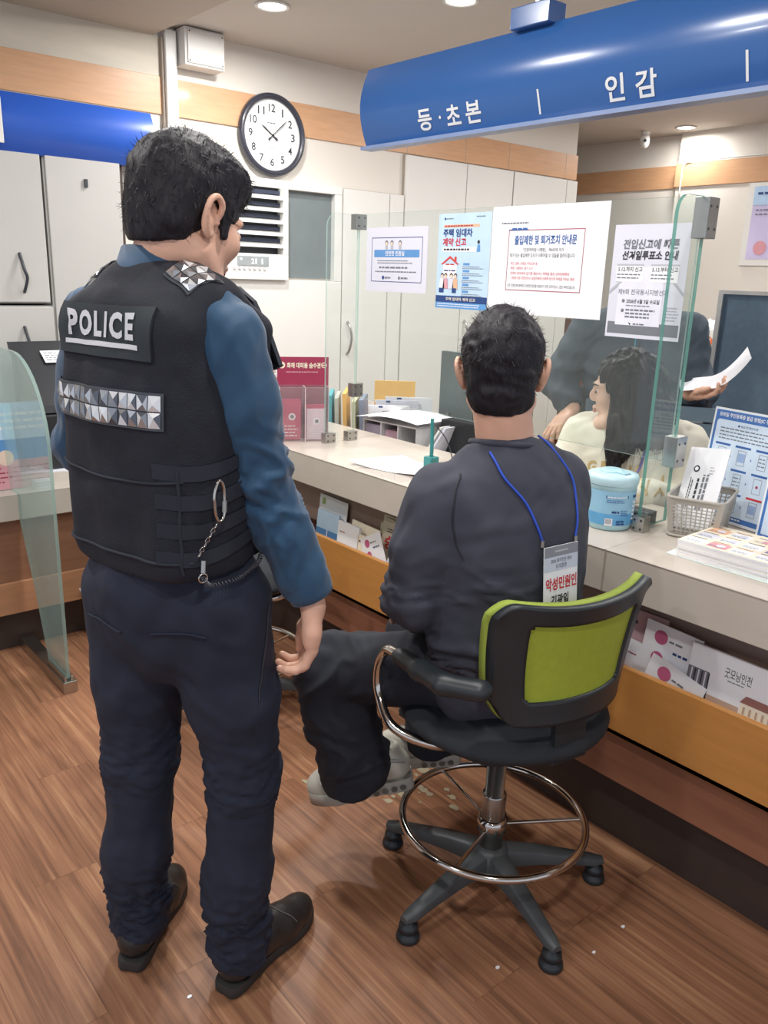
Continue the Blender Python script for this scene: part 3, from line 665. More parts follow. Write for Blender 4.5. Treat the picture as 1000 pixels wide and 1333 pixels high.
t = thing('wall_sign', 'bright blue curved sign over the left counter with a white end panel', 'sign', (1.3, 3.9, 1.95))
arc_sign((-.6, 3.98, 0), (1.86, 3.98, 0), (0, -1, 0), 1.965, 2.205, .06, BLUEL).build('sign_face', t)
MB().box((-.6, 4.035, 1.99), (1.80, YW - .02, 2.18), WHITE).build('mounting_box', t)
MB().box((-.6, 3.905, 1.99), (1.165, 3.915, 2.17), WHITE).build('white_panel', t, bevel=.003)
# ---------------------------------------------------------------- main counter
Y0 = -.6
m = MB().box((XF, Y0, ZC - .112), (XB, 3.28, ZC), MARB2); m.box((XF - .0015, Y0, ZC - .003), (XB + .0015, 3.2815, ZC + .0006), MARB)
for y in (1.125, 2.6, -.3): m.box((XF - .0022, y - .002, ZC - .112), (XB, y + .002, ZC + .0009), GROUT)
tag(m.build('stone_worktop', bevel=.0015), 'long beige polished stone worktop with a thick front edge, main counter', 'worktop')
t = thing('service_counter', 'main service counter base with orange wood front, brochure pocket and dark kick board', 'counter', (1.85, 1.3, 0))
MB().box((XF + .12, Y0, .56), (XF + .135, 3.26, ZC - .112), M('recess_brown', (142, 120, 110), .6, var=.06)).build('recess_back_panel', t)
MB().box((XF, Y0, .37), (XF + .018, 3.2, .566), ORANGE).box((XF, Y0, .37), (XF + .12, 3.2, .385), ORANGE).build('pocket_front', t, bevel=.002)
MB().box((XF + .03, Y0, .22), (XF + .45, 3.26, .37), BROWN).build('base_panel', t)
MB().box((XF + .1, Y0, 0), (XF + .43, 3.26, .22), KICK).build('kick_board', t)
t = thing('clerk_desk', 'low white desk surface behind the stone worktop where the clerks work', 'desk', (2.55, 1.6, 0))
MB().box((XB + .01, 2.08, .72), (2.78, 3.25, .745), M('desk_top', (214, 206, 196), .4)).build('desk_top', t, bevel=.002)
MB().box((XB + .01, 2.08, 0), (XB + .03, 3.25, .72), BROWNX).build('modesty_panel', t); MB().box((2.23, 3.2, 0), (2.75, 3.23, .72), GREYD).build('side_panel', t); MB().box((2.23, 2.09, 0), (2.75, 2.12, .72), GREYD).build('side_panel', t)
# left counter
tag(MB().box((-.8, YL, ZL - .10), (1.698, 3.66, ZL), MARB2).box((-.8, YL - .001, ZL - .002), (1.698, 3.66, ZL + .0006), MARB).build('stone_worktop', bevel=.0015), 'lower beige stone worktop on the left behind the frosted glass divider', 'worktop')
t = SIDEC = thing('side_counter', 'low left counter base with brown and pale wood bands and black kick board', 'counter', (.5, 3.4, 0))
MB().box((-.8, YL + .03, .305), (1.695, 3.6, ZL - .1), BROWNX).build('upper_panel', t); MB().box((-.8, YL + .01, .18), (1.695, 3.6, .305), LBROWN).build('lower_panel', t)
MB().box((-.8, YL + .1, 0), (1.695, 3.6, .18), KICK).build('kick_board', t)
# ---------------------------------------------------------------- glass helpers
def pane(poly, nrm, th, name, parent, edge=GEDGE2, face=GLASS, vis=None, loc=None):
    """poly: 3d outline, extruded by th along nrm"""
    m = MB(); m.prism(poly, unit(nrm) * th, face, edge)
    return m.build(name, parent, loc=loc)
def rounded(c00, c10, c11, c01, r, which, n=8):
    P = [np.array(q, float) for q in (c00, c10, c11, c01)]; out = []
    for i in range(4):
        if i in which:
            a, b, c = P[i - 1], P[i], P[(i + 1) % 4]; u = unit(a - b); w = unit(c - b)
            for k in range(n + 1):
                t = math.pi / 2 * k / n; out.append(b + u * r * (1 - math.sin(t)) + w * r * (1 - math.cos(t)))
        else: out.append(P[i])
    return out
def clamp(parent, c, sx, sy, sz, name='clamp', face=(0, -1, 0), screws=4):
    m = MB(); c = np.array(c, float); m.box(c - V(sx, sy, sz) / 2, c + V(sx, sy, sz) / 2, STEEL); f = np.array(face, float)
    half = abs(f @ V(sx, sy, sz)) / 2 + .0006; u = V(1, 0, 0) if abs(f[0]) < .5 else V(0, 1, 0); su = abs(u @ V(sx, sy, sz)) * .28
    for a in (-1, 1):
        for b in (-1, 1): m.disc(c + f * half + u * a * su + UP * b * sz * .27, .0036, f, DARKP, 12)
    return m.build(name, parent, bevel=.0012)
XG, YG1, YG0 = 2.03, 2.585, 1.165
t = thing('glass_screen', 'tall clear glass screen in three panes with steel clamps standing on the main counter', 'glass screen', (XG, 1.9, ZC))
pane(rounded((1.885, YG1 - .004, ZC + .012), (XG, YG1 - .004, ZC + .012), (XG, YG1 - .004, 1.722), (1.885, YG1 - .004, 1.722), .05, (3,)), (0, 1, 0), .008, 'left_pane', t)
pane([(XG - .004, YG0 + .01, 1.032), (XG - .004, YG1 - .01, 1.032), (XG - .004, YG1 - .01, 1.722), (XG - .004, YG0 + .01, 1.722)], (1, 0, 0), .008, 'front_pane', t)
pane(rounded((1.90, YG0 - .005, ZC + .012), (XG, YG0 - .005, ZC + .012), (XG, YG0 - .005, 1.718), (1.90, YG0 - .005, 1.718), .045, (3,)), (0, 1, 0), .010, 'right_pane', t, edge=GEDGE)
for c, s in (((2.035, YG1, 1.695), (.05, .035, .055)), ((2.035, YG1, 1.06), (.05, .035, .055))): clamp(t, c, *s, face=(0, -1, 0))
for c in ((1.905, YG1, ZC + .020), (2.015, YG1, ZC + .020)): clamp(t, c, .05, .03, .038, face=(0, -1, 0))
for z in (1.668, 1.065): clamp(t, (2.035, YG0, z), .05, .04, .10 if z > 1.5 else .085, face=(0, -1, 0))
clamp(t, (1.912, YG0, ZC + .022), .035, .036, .044, face=(-1, 0, 0))
# frosted divider at the left counter
t = thing('glass_divider', 'frosted green glass divider with rounded top corner standing at the left counter', 'divider', (.885, 2.95, 0))
out = rounded((.88, 2.78, .055), (.88, 4.0, .055), (.88, 4.0, 1.20), (.88, 2.78, 1.20), .30, (3,), 14)
out = [V(.88, 2.78, .055), V(.88, 2.975, .055), V(.88, 3.06, .30), V(.88, YL - .002, .56), V(.88, YL - .002, ZL + .004), V(.88, 3.64, ZL + .004), V(.88, 3.64, 1.205), V(.88, 3.10, 1.205)] + [V(.88, 3.10 - .32 * math.sin(a), .885 + .32 * math.cos(a)) for a in np.linspace(.12, math.pi / 2, 14)]
pane(out, (1, 0, 0), .012, 'glass_panel', t, edge=GEDGE2, face=FROST)
MB().box((.862, 2.765, 0), (.912, 3.27, .045), STEEL).box((.870, 2.775, .045), (.879, 2.96, .062), STEEL).box((.893, 2.775, .045), (.904, 2.96, .062), STEEL).build('foot', t, bevel=.002)
# ---------------------------------------------------------------- notices on the glass
def gboard(y, z): return Board(MB(), (XG - .0055, y, z), (0, -1, 0), UP)
b = gboard(2.52, 1.446); b.sheet(.335, .226, PAPG); w, h = .335, .226
b.frame(.03, .035, w - .025, h - .035, .0022, INKN); b.rect(.045, .122, w - .04, .148, MIDB); b.text(.11, .127, .215, .144, '안전한 민원실', PAPER, .02, .0012)
for x in (.115, .145, .19): b.circ(x, .172, .009, INKG); b.rect(x - .007, .150, x + .007, .163, INKL, .0007); b.circ(x, .169, .006, SKINP, .001)
b.lines(.065, .098, w - .06, .114, 2, INKG); b.lines(.075, .078, w - .08, .094, 1, INKG); b.lines(.055, .066, w - .05, .077, 1, INKG)
b.circ(.10, .05, .007, INKN); b.lines(.11, .045, .15, .055, 1, INKG, .6); b.circ(.19, .05, .006, INKG); b.lines(.20, .045, .24, .055, 1, INKG, .6)
tag(b.mb.build('notice_poster'), 'small pale notice with blue title band and rounded border, leftmost on the glass', 'notice')
b = gboard(2.132, 1.402); w, h = .242, .306; b.sheet(w, h, SKYB)
b.rect(0, 0, w, .020, M('print_mid', (92, 150, 208), .7)); b.rect(0, .020, w, .042, INKN); b.text(.05, .026, .19, .037, '주택 임대차 계약 신고', CREAMP, .015)
b.lines(.01, .004, w - .02, .018, 2, PAPER); b.rect(.025, .262, .19, .271, ORP); b.lines(.03, .262, .185, .271, 1, INKM, .5); b.circ(.03, .29, .004, INKN); b.lines(.036, .286, .07, .294, 1, INKG); b.lines(.175, .290, .225, .298, 1, INKG)
b.text(.024, .232, .160, .258, '주택 임대차', INKN, .03); b.text(.022, .203, .134, .229, '계약 신고', INKR, .03)
b.rect(.024, .184, .180, .199, PAPER); b.lines(.03, .187, .175, .197, 1, INK, .6)
b.poly([(.02, .145), (.062, .172), (.105, .145), (.098, .143), (.062, .164), (.027, .143)], REDP, .001); b.rect(.03, .10, .095, .144, M('house_cream', (244, 238, 236), .7)); b.rect(.083, .155, .093, .169, REDP, .0009)
b.lines(.042, .138, .085, .150, 1, INKR); b.lines(.035, .118, .092, .13, 1, INKN)
for i, x in enumerate((.028, .045, .072, .092)): b.circ(x, .108, .008, INK, .0010); b.circ(x, .105, .006, SKINP, .0012); b.poly([(x - .013, .065), (x + .013, .065), (x + .009, .098), (x - .009, .098)], (PAPER, PINK, PAPG, ORP)[i], .0013)
b.rect(.015, .052, .038, .067, INKN, .0014); b.rect(.078, .052, .098, .067, INKN, .0014)
b.circ(.19, .215, .006, INK); b.poly([(.183, .185), (.199, .185), (.197, .207), (.186, .207)], MIDB)
for i in range(5): z0 = .142 - i * .022; b.rect(.125, z0, .155, z0 + .007, MIDB); b.lines(.122, z0 - .013, .228, z0 - .002, 2, INKG)
tag(b.mb.build('notice_poster'), 'light blue poster with house drawing and red and navy title on the glass screen', 'poster')
b = gboard(1.886, 1.399); w, h = .440, .322; b.sheet(w, h, PAPER)
b.lines(.04, .268, .17, .276, 1, INKG, .5); b.frame(.072, .072, .362, .252, .0022, INKM); b.rect(.072, .251, .15, .2535, INKN, .0009); b.lines(.085, .247, .165, .261, 1, INKB, .5, .0013)
b.text(.098, .208, .335, .236, '출입제한 및 퇴거조치 안내문', INKB, .02)
b.text(.135, .188, .290, .199, '「민원처리법 시행령」 제4조에 의거', INK); b.text(.083, .171, .335, .183, '퇴거 또는 출입제한 조치가 이루어질 수 있음을 알려드립니다.', INK)
for z0, x1, s_ in ((.148, .195, '- 폭언, 협박, 성희롱, 주취소란 등'), (.134, .178, '- 폭행, 기물파손, 흉기 소지'), (.119, .318, '- 위력이 현저하여 집기류 훼손이나 폭력을 통한 공무방해행위'), (.105, .338, '- 그 밖에 다른 민원인이나 담당자에게 신체적·정신적 피해를 끼치는 행위')): b.text(.083, z0, x1, z0 + .0095, s_, INKR)
b.text(.08, .082, .345, .092, '모든 민원인께 쾌적하고 안전한 환경을 제공하기 위한 조치이오니, 협조 부탁드립니다.', INK)
tag(b.mb.build('notice_poster'), 'large white landscape notice with blue title and red border above the seated man', 'notice')
b = gboard(1.423, 1.357); w, h = .232, .30; b.sheet(w, h, PAPG)
b.rect(.006, .010, w - .004, .042, INKG, .0004); b.rect(.03, .034, .17, .19, M('print_offwhite', (226, 226, 238), .7), .0006); b.poly([(0, .125), (.04, .158), (.05, .158), (.0, .115)], INKL, .0008); b.poly([(.19, .155), (.2, .155), (.231, .125), (.231, .115)], INKL, .0008)
b.text(.030, .236, .200, .262, '전입신고에 따른', INKG, .03, slant=.12); b.text(.030, .208, .200, .232, '선거일투표소 안내', INK, .03, slant=.12)
for x0, s1 in ((.018, '5.12.까지 신고'), (.125, '5.13.부터 신고')):
    b.rect(x0, .150, x0 + .085, .192, PAPER, .0009); b.rect(x0, .192, x0 + .085, .197, INKL, .0009); b.text(x0 + .005, .177, x0 + .082, .190, s1, INK, .015, .0013); b.lines(x0 + .003, .156, x0 + .083, .174, 2, INKG, l=.0012)
b.text(.030, .116, .185, .131, '제9회 전국동시지방선거', INKG, .01); b.text(.060, .093, .163, .105, '2026년 6월 3일 수요일', INK, .02); b.circ(.05, .099, .005, INKG); b.lines(.06, .083, .15, .091, 1, INKG)
b.circ(.05, .073, .005, INKG); b.lines(.06, .052, .16, .08, 3, INKG, .5); b.poly([(.072, .043), (.082, .038), (.078, .034)], INK); b.lines(.088, .034, .128, .042, 1, INKG, .5)
b.lines(.185, .05, .225, .09, 5, INKL)
tag(b.mb.build('notice_poster'), 'grey election notice on the glass behind the thick green pane edge, rightmost poster', 'poster')
# small poster frame on the right wall
t = thing('framed_poster', 'pale lilac poster in a white frame at the right edge of the wall', 'poster', (XR - .1, 2.9, 1.66))
m = MB()
m.box((XR - .097, 2.23, 1.665), (XR - .082, 3.23, 2.245), WHITE); m.build('frame', t)
m = MB(); b = Board(m, (XR - .0985, 3.185, 1.71), (0, -1, 0), UP); b.rect(0, 0, .91, .51, M('lilac_print', (200, 190, 226), .5, var=.12, scale=3)); b.rect(0, .38, .91, .51, M('sky_print2', (176, 204, 234), .5), .003); b.lines(.03, .44, .3, .48, 1, INKN, .4, .006); b.lines(.03, .3, .4, .36, 2, INKG, .35, .004); b.circ(.10, .08, .05, PINK, .004); b.build if 0 else m.build('print', t)
# ---------------------------------------------------------------- things on the worktop
TUBB = M('tub_plastic', (176, 216, 226), .3, var=.03); c = (1.882, 1.248)
t = thing('wet_wipe_tub', 'round pale blue wet wipe tub with snap lid standing before the glass edge', 'tub', (c[0], c[1], ZC + .001))
mw = M('tub_label', (150, 200, 228), .35, var=.12, scale=8)
MB().lathe([(.0, .001), (.056, .001), (.060, .006), (.0625, .02), (.0655, .118), (.067, .121), (.067, .130), (.064, .133)], TUBB, (c[0], c[1], ZC), 40).build('tub_body', t)
lb = MB(); lb.lathe([(.0636, .018), (.0648, .05)], M('tub_label_deep', (94, 168, 218), .35, var=.15), (c[0], c[1], ZC), 40, a0=100, a1=330); lb.lathe([(.0648, .05), (.0662, .112)], mw, (c[0], c[1], ZC), 40, a0=100, a1=330)
class Wrap(Board):
    pass
def wrap_board(c, r, az0, z0):  # board coordinates bent round a cylinder: x along the arc
    m = MB(); b = Board(m, (0, 0, 0), (1, 0, 0), (0, 1, 0))
    def fin():
        for i, v in enumerate(m.v):
            a = az0 + v[:, 0] / r; rr = r + v[:, 2]; m.v[i] = np.stack([c[0] + rr * np.cos(a), c[1] + rr * np.sin(a), z0 + v[:, 1]], 1)
        return m
    return b, fin
b, fin = wrap_board(c, .0664, rad(200), ZC)
b.rect(.004, .093, .066, .101, INKN); b.lines(.008, .0945, .062, .0995, 1, PAPER, .6, .0012); b.lines(.006, .080, .06, .091, 2, INKB); b.lines(.022, .052, .044, .060, 1, INKN, .7); b.lines(.046, .045, .07, .062, 3, INKB, .4)
b.rect(.006, .018, .026, .038, PAPER)
for i in range(8): b.rect(.008 + i * .002, .023, .0088 + i * .002, .036, INK, .001)
b.lines(.036, .020, .06, .034, 2, INKN, .6); b.rect(.084, .093, .104, .101, INKN); b.lines(.084, .03, .10, .088, 5, PAPER, .5)
o = fin().build('label_print', t); lb.build('label', t)
l = MB().lathe([(.0685, .126), (.0695, .132), (.0695, .142), (.066, .150), (.05, .153), (0, .154)], M('tub_lid', (190, 224, 232), .3), (c[0], c[1], ZC), 40).build('lid', t)
MB().lathe([(0, .1605), (.028, .160), (.032, .157), (.0325, .152)], TUBB, (c[0] + .002, c[1] + .008, ZC), 28).box((c[0] - .012, c[1] - .045, ZC + .153), (c[0] + .014, c[1] - .018, ZC + .158), TUBB).build('flip_cap', l, bevel=.002)
# basket
def basket():
    t = thing('plastic_basket', 'grey perforated plastic basket holding a white envelope on the worktop', 'basket', (2.04, 1.06, ZC + .001))
    az = -18; r, f = fr(az); cc = V(2.040, 1.068, ZC + .002); g = M('basket_grey', (172, 166, 156), .45, var=.04); m = MB(); H = .108
    def P(x, y, z): return cc + r * x + f * y + UP * z
    hx0, hy0, hx1, hy1 = .082, .060, .100, .074
    def side(a0, a1, b0, b1, n):  # bottom edge a0-a1, top edge b0-b1, with square holes
        nz = 9; gx = .28
        def Q(u, w): lo = a0 + (a1 - a0) * u; hi = b0 + (b1 - b0) * u; return lo + (hi - lo) * w
        us = []; k = n
        for i in range(k): us += [(i + gx * .5) / k, (i + 1 - gx * .5) / k]
        us = [0] + [.10 + .80 * u for u in us] + [1]; ws = [0] + [.08 + .78 * w for w in sum([[(j + .14) / nz, (j + .86) / nz] for j in range(nz)], [])] + [1]
        N = unit(np.cross(a1 - a0, b0 - a0)) * .0018
        for j in range(len(ws) - 1):
            for i in range(len(us) - 1):
                if i % 2 == 1 and j % 2 == 1: continue
                q = [Q(us[i], ws[j]), Q(us[i + 1], ws[j]), Q(us[i + 1], ws[j + 1]), Q(us[i], ws[j + 1])]; m.prism(q, -N, g)
    c0 = [P(-hx0, -hy0, 0), P(hx0, -hy0, 0), P(hx0, hy0, 0), P(-hx0, hy0, 0)]; c1 = [P(-hx1, -hy1, H), P(hx1, -hy1, H), P(hx1, hy1, H), P(-hx1, hy1, H)]
    for i, n in zip(range(4), (13, 9, 13, 9)): side(c0[i], c0[(i + 1) % 4], c1[i], c1[(i + 1) % 4], n)
    m.prism(c0, UP * .002, g); m.build('basket_wall', t)
    rim = MB(); rim.tube(np.array(rounded(*c1, .022, (0, 1, 2, 3), 5)), .0042, g, 8, closed=True); rim.build('rim', t)
    MB().tube(np.array(rounded(P(-hx0 - .008, -hy0 - .006, .004), P(hx0 + .008, -hy0 - .006, .004), P(hx0 + .008, hy0 + .006, .004), P(-hx0 - .008, hy0 + .006, .004), .02, (0, 1, 2, 3), 5)), .0035, g, 8, closed=True).build('base_rim', t)
    return P
BP = basket()

# envelope leans out of the basket
U_ = unit(V(-.10, -.95, .12)); V_ = unit(V(.34, -.22, .90)); V_ = unit(V_ - U_ * (V_ @ U_)); m = MB()
b = Board(m, (1.998, 1.128, ZC + .012), U_, V_); b.sheet(.120, .225, PAPER, .003)
m2 = MB(); b2 = Board(m2, (0, 0, 0), (1, 0, 0), (0, 1, 0))
sub = Board(m, b.p(.120, 0, 0), V_, -U_); sub.N = b.N
sub.lines(.06, .066, .155, .077, 1, INK, .6, .0012); sub.lines(.05, .040, .16, .062, 2, INKG, .6, .0012); sub.lines(.05, .085, .15, .098, 2, INK, .4, .0012)
for k in range(2): b.circ(.035, .165, .0095 - k * .004, (INK, PAPER)[k], .001 + k * .0004)
b.lines(.075, .15, .09, .175, 3, INKL)
tag(m.build('envelope'), 'long white envelope with round emblem sticking up out of the grey basket', 'envelope')
# flat sheet and magazine stack
tag(MB().prism([(1.800, 1.018, ZC + .001), (1.795, .60, ZC + .001), (2.06, .60, ZC + .001), (1.98, 1.03, ZC + .001)], (0, 0, .0012), M('pale_green_sheet', (214, 226, 218), .6)).build('plastic_sheet'), 'thin pale green sheet lying under the magazine stack on the worktop', 'sheet')
m = MB(); mz = .0046
m.box((-.1, -.15, 0), (.1, .15, mz), PAPER); b = Board(m, (-.1, .15, mz), (0, -1, 0), (1, 0, 0))
b.rect(.0, .0, .30, .20, CREAMP, .0003)
rr2 = random.Random(4)
for i in range(5):
    for j in range(3):
        x0 = .008 + i * .058; y0 = .01 + j * .060; cm = rr2.choice([PINK, ORP, SKYB, PAPER, PAPER, CREAMP, PAPG, M('print_tan', (206, 170, 130), .7), M('print_violet', (150, 140, 180), .7)])
        b.rect(x0, y0, x0 + .05, y0 + .04, cm); b.rect(x0, y0 + .043, x0 + .04, y0 + .049, rr2.choice([M('print_tan2', (178, 130, 96), .7), INKG]))
        b.lines(x0 + .003, y0 + .004, x0 + .046, y0 + .02, 2, INKG)
        if rr2.random() > .4: b.circ(x0 + .03, y0 + .02, .011, rr2.choice([ORP, PINK, PAPG, PAPER, M('print_plum', (130, 110, 150), .7)]), .001)
mag = m.build('magazine', loc=(0, 0, 0)); G = 'magazines in the stack on the worktop'
tops = 'topmost colourful magazine of the stack at the right end of the worktop'
N_MAG = 8
for i in range(N_MAG):
    o = mag if i == 0 else mag.copy()
    if i: COL.objects.link(o)
    o.location = (1.908 + rr2.uniform(-.0015, .0015), .845 + rr2.uniform(-.0015, .0015), ZC + .0026 + i * (mz + .0006)); o.rotation_euler = (0, 0, rad(2 + rr2.uniform(-.6, .6)))
    tag(o, tops if i == N_MAG - 1 else 'pale page edges of one magazine inside the stack under the colourful top cover', 'magazine', G)
# info stands
def info_stand(y0, x0, y1, x1, label, seedtxt=True, w=.235, h=.315, name='info_stand'):
    t = thing(name, label, 'sign stand', (x0, y0, ZC + .001)); O = V(x0, y0, ZC + .004); U = unit(V(x1 - x0, y1 - y0, 0)); N0 = np.cross(U, UP); Vv = unit(UP - N0 * .10)
    m = MB(); b = Board(m, O, U, Vv); b.sheet(w, h, M('stand_white', (232, 236, 240), .3), .004); b.rect(.006, .008, w - .006, h - .006, M('stand_blue', (62, 110, 180), .5), .0004)
    b.poly([(.014, .022), (w - .014, .022), (w - .014, h - .038), (w - .020, h - .032), (.020, h - .032), (.014, h - .038)], SKYB2, .0006)
    b.text(.018, h - .026, w - .012, h - .012, '모바일 주민등록증 발급 방법(IC 주민등록증)', PAPER, .02, .001)
    m.build('printed_panel', t); m = MB(); b = Board(m, O, U, Vv)
    b.text(.085, h - .047, .15, h - .040, '■ 발급 전 확인사항', INKN, .01, .001); b.lines(.03, h - .088, w - .02, h - .05, 4, INKG)
    for j in range(3):
        for i in range(3):
            x = .028 + i * .067; y = h - .150 - j * .066; b.rect(x - .004, y + .048, x + .046, y + .054, (INKR if (i, j) == (2, 2) else INKB), .001)
            b.frame(x + .008, y, x + .034, y + .042, .0012, INKG, .001)
            if (i + j) % 3 == 1: b.rect(x + .010, y + .010, x + .032, y + .034, M('phone_screen', (150, 174, 214), .5), .0011)
            elif (i + j) % 3 == 2: b.lines(x + .010, y + .006, x + .032, y + .036, 3, INKG, .3, .0011)
            else: b.circ(x + .021, y + .02, .004, INKM, .0011)
            if i < 2: b.poly([(x + .050, y + .016), (x + .055, y + .021), (x + .050, y + .026), (x + .0515, y + .021)], INKB, .001)
    b.lines(.02, .012, w - .06, .020, 1, PAPER, .5); m.build('diagram_print', t)
    MB().prism([O - N0 * .006, O + U * w - N0 * .006, O + U * w - N0 * .07 - UP * .002, O - N0 * .07 - UP * .002], UP * .003, M('stand_foot', (216, 222, 224), .2)).build('foot', t)
SKYB2 = M('print_pale_sky', (206, 222, 240), .6)
info_stand(1.172, 2.20, .94, 2.155, 'blue framed instruction stand with phone diagrams behind the basket, fully visible one')
info_stand(.935, 2.088, .70, 2.05, 'blue framed instruction stand cut off by the right edge of the photo')
tag(MB().tube(cr([(2.12, .915, ZC + .002), (2.125, .905, 1.12), (2.13, .89, 1.19), (2.135, .85, 1.205), (2.14, .7, 1.205)], 8), .006, WHITE, 10).box((2.07, .86, ZC + .001), (2.17, .95, ZC + .01), WHITE).build('bent_rod_stand'), 'white bent rod rising behind the blue stand at the right edge', 'stand')
# card reader behind the tub
t = thing('card_reader', 'small dark grey card reader with a chrome strip beside the tub and basket', 'card reader', (2.0, 1.225, ZC + .001))
MB().prism([(1.955, 1.18, ZC + .001), (1.955, 1.27, ZC + .001), (2.015, 1.27, ZC + .001), (2.015, 1.18, ZC + .001)], (0, 0, .035), DARKP).build('body', t, bevel=.006)
MB().box((1.953, 1.178, ZC + .034), (1.962, 1.272, ZC + .042), STEEL).build('chrome_strip', t, bevel=.001)
# loose sheet, pen holder
m = MB(); n = 10; vs = []
for i in range(n + 1):
    for j in range(n + 1):
        u, v_ = i / n, j / n; p = V(1.735, 2.235, 0) * (1 - u) * (1 - v_) + V(1.955, 2.19, 0) * (1 - u) * v_ + V(1.80, 1.965, 0) * u * (1 - v_) + V(1.985, 1.955, 0) * u * v_
        p[2] = ZC + .0025 + .014 * max(0, (1 - u) * 2 - 1.0) ** 2 + .012 * max(0, u - .7) * (1 - v_) * 2; vs.append(p)
fs = [(i * (n + 1) + j, i * (n + 1) + j + 1, (i + 1) * (n + 1) + j + 1, (i + 1) * (n + 1) + j) for i in range(n) for j in range(n)]
m.add(vs, fs, PAPER, True); o = m.build('paper_sheet'); tag(o, 'single white form curling up at the corner on the worktop left of the seated man', 'paper')
tag(MB().box((1.715, 1.93, ZC + .0003), (1.93, 2.17, ZC + .0016), PLEX).build('desk_mat'), 'thin clear plastic sheet lying under the curled white form', 'desk mat')
t = thing('pen_holder', 'teal counter pen standing upright in its square teal holder with a coiled cord', 'pen holder', (1.905, 1.99, ZC + .001)); TE = M('teal_plastic', (46, 128, 128), .35)
MB().box((1.885, 1.970, ZC + .001), (1.925, 2.010, ZC + .055), TE).build('holder', t, bevel=.005)
MB().tube([(1.905, 1.99, ZC + .05), (1.905, 1.99, ZC + .10), (1.903, 1.992, ZC + .185)], [.007, .0068, .0062], TE, 12).build('pen', t)
MB().tube(cr([(1.91, 1.975, ZC + .16), (1.935, 1.955, ZC + .12), (1.945, 1.935, ZC + .07), (1.94, 1.91, ZC + .01), (1.92, 1.9, ZC + .004)], 8), .0022, DARKP, 6).build('cord', t)
# red smoke-hood stand with acrylic pocket
t = thing('leaflet_dispenser', 'dark red dispenser board for evacuation hoods with clear acrylic pocket, left counter end', 'dispenser', (1.86, 2.68, ZC + .001)); RB = M('maroon_board', (150, 44, 74), .45)
m = MB(); b = Board(m, (1.775, 2.755, ZC + .002), (1, -.50, 0), UP); b.sheet(.205, .325, RB, .004); b.circ(.018, .293, .013, CREAMP, .0006, n=24); b.rect(.0165, .284, .0195, .302, RB, .0009); b.rect(.009, .2915, .027, .2945, RB, .0009)
b.text(.038, .281, .172, .303, '화재 대피용 숨수건', CREAMP, .03); b.lines(.035, .262, .168, .270, 1, PINK, .5); b.circ(.186, .293, .011, CREAMP); b.circ(.186, .293, .008, RB, .0011); b.lines(.18, .289, .192, .297, 1, CREAMP, .5, .0013); m.build('back_board', t)
O, U = b.O, b.U; N = b.N; m = MB()
for a0, a1, d0, d1 in ((.0, .195, .0, .075),):
    q = [O + U * a0 + N * .002, O + U * a1 + N * .002, O + U * a1 + N * d1, O + U * a0 + N * d1]
    for i in range(4):
        a, c_ = q[i], q[(i + 1) % 4]; nn = unit(np.cross(c_ - a, UP)); m.prism([a, c_, c_ + UP * .215, a + UP * .215], nn * .0025, PLEX, M('acrylic_edge', (236, 214, 220), .2))
    mid0 = O + U * .10 + N * .002; mid1 = O + U * .10 + N * d1; m.prism([mid0, mid1, mid1 + UP * .215, mid0 + UP * .215], U * .003, PLEX, MATS['acrylic_edge'])
m.build('acrylic_pocket', t)
for i, (a, d, hh, cc_) in enumerate(((.012, .012, .16, ROSE), (.012, .026, .15, PINK), (.012, .04, .155, ROSE), (.110, .014, .13, PINK), (.110, .030, .14, ROSE), (.110, .046, .125, M('packet_white', (226, 206, 214), .5)))):
    m = MB(); bb = Board(m, O + U * a + N * (d + .006) + UP * .003, U, UP + N * .04); bb.sheet(.075, hh, cc_, .005); bb.circ(.04, hh * .6, .014, PAPER, .001); bb.circ(.04, hh * .6, .008, INKG, .0013); bb.lines(.01, .01, .065, hh * .4, 4, PAPER, .3)
    tag(m.build('hood_packet'), 'pink and red packet standing in the clear acrylic pocket of the dark red dispenser', 'packet', 'hood packets in the dispenser')
# leaflet holder with white leaflets behind the officer's arm
t = thing('leaflet_holder', 'clear acrylic leaflet holder with pale leaflets left of the dark red dispenser', 'leaflet holder', (1.80, 2.86, ZC + .001)); m = MB()
for x0, y0, hh in ((1.735, 2.80, .17), (1.73, 2.90, .26)):
    m.prism([(x0, y0, ZC + .002), (x0 + .13, y0, ZC + .002), (x0 + .13, y0, ZC + hh), (x0, y0, ZC + hh)], (0, .0025, 0), PLEX, PAPG); m.prism([(x0 + .13, y0, ZC + .002), (x0 + .13, y0 + .07, ZC + .002), (x0 + .13, y0 + .07, ZC + hh), (x0 + .13, y0, ZC + hh)], (.0025, 0, 0), PLEX, PAPG)
m.box((1.73, 2.80, ZC + .0005), (1.863, 2.97, ZC + .003), PLEX); m.build('holder', t)
for i, (y, hh, dx, lab) in enumerate(((2.825, .245, 0, 'white leaflet with an orange figure, front one in the clear leaflet holder'), (2.93, .315, -.005, 'taller white leaflet with an orange figure, rear one in the clear leaflet holder'))):
    m = MB(); b = Board(m, (1.738 + dx, y, ZC + .005), (1, 0, 0), (0, .05, 1)); b.sheet(.118, hh, PAPER, .008); b.rect(.0, hh * .12, .118, hh * .62, SKYB); b.circ(.065, hh * .42, .02, PINK); b.rect(.02, hh * .2, .1, hh * .28, ROSE, .001); b.circ(.085, hh - .045, .024, ORP, .0007, ry=.032); b.circ(.085, hh - .042, .012, M('orange_fig', (204, 128, 60), .6), .0010, ry=.026); b.lines(.01, .01, .1, hh * .1, 2, INKG)
    tag(m.build('leaflet'), lab, 'leaflet')
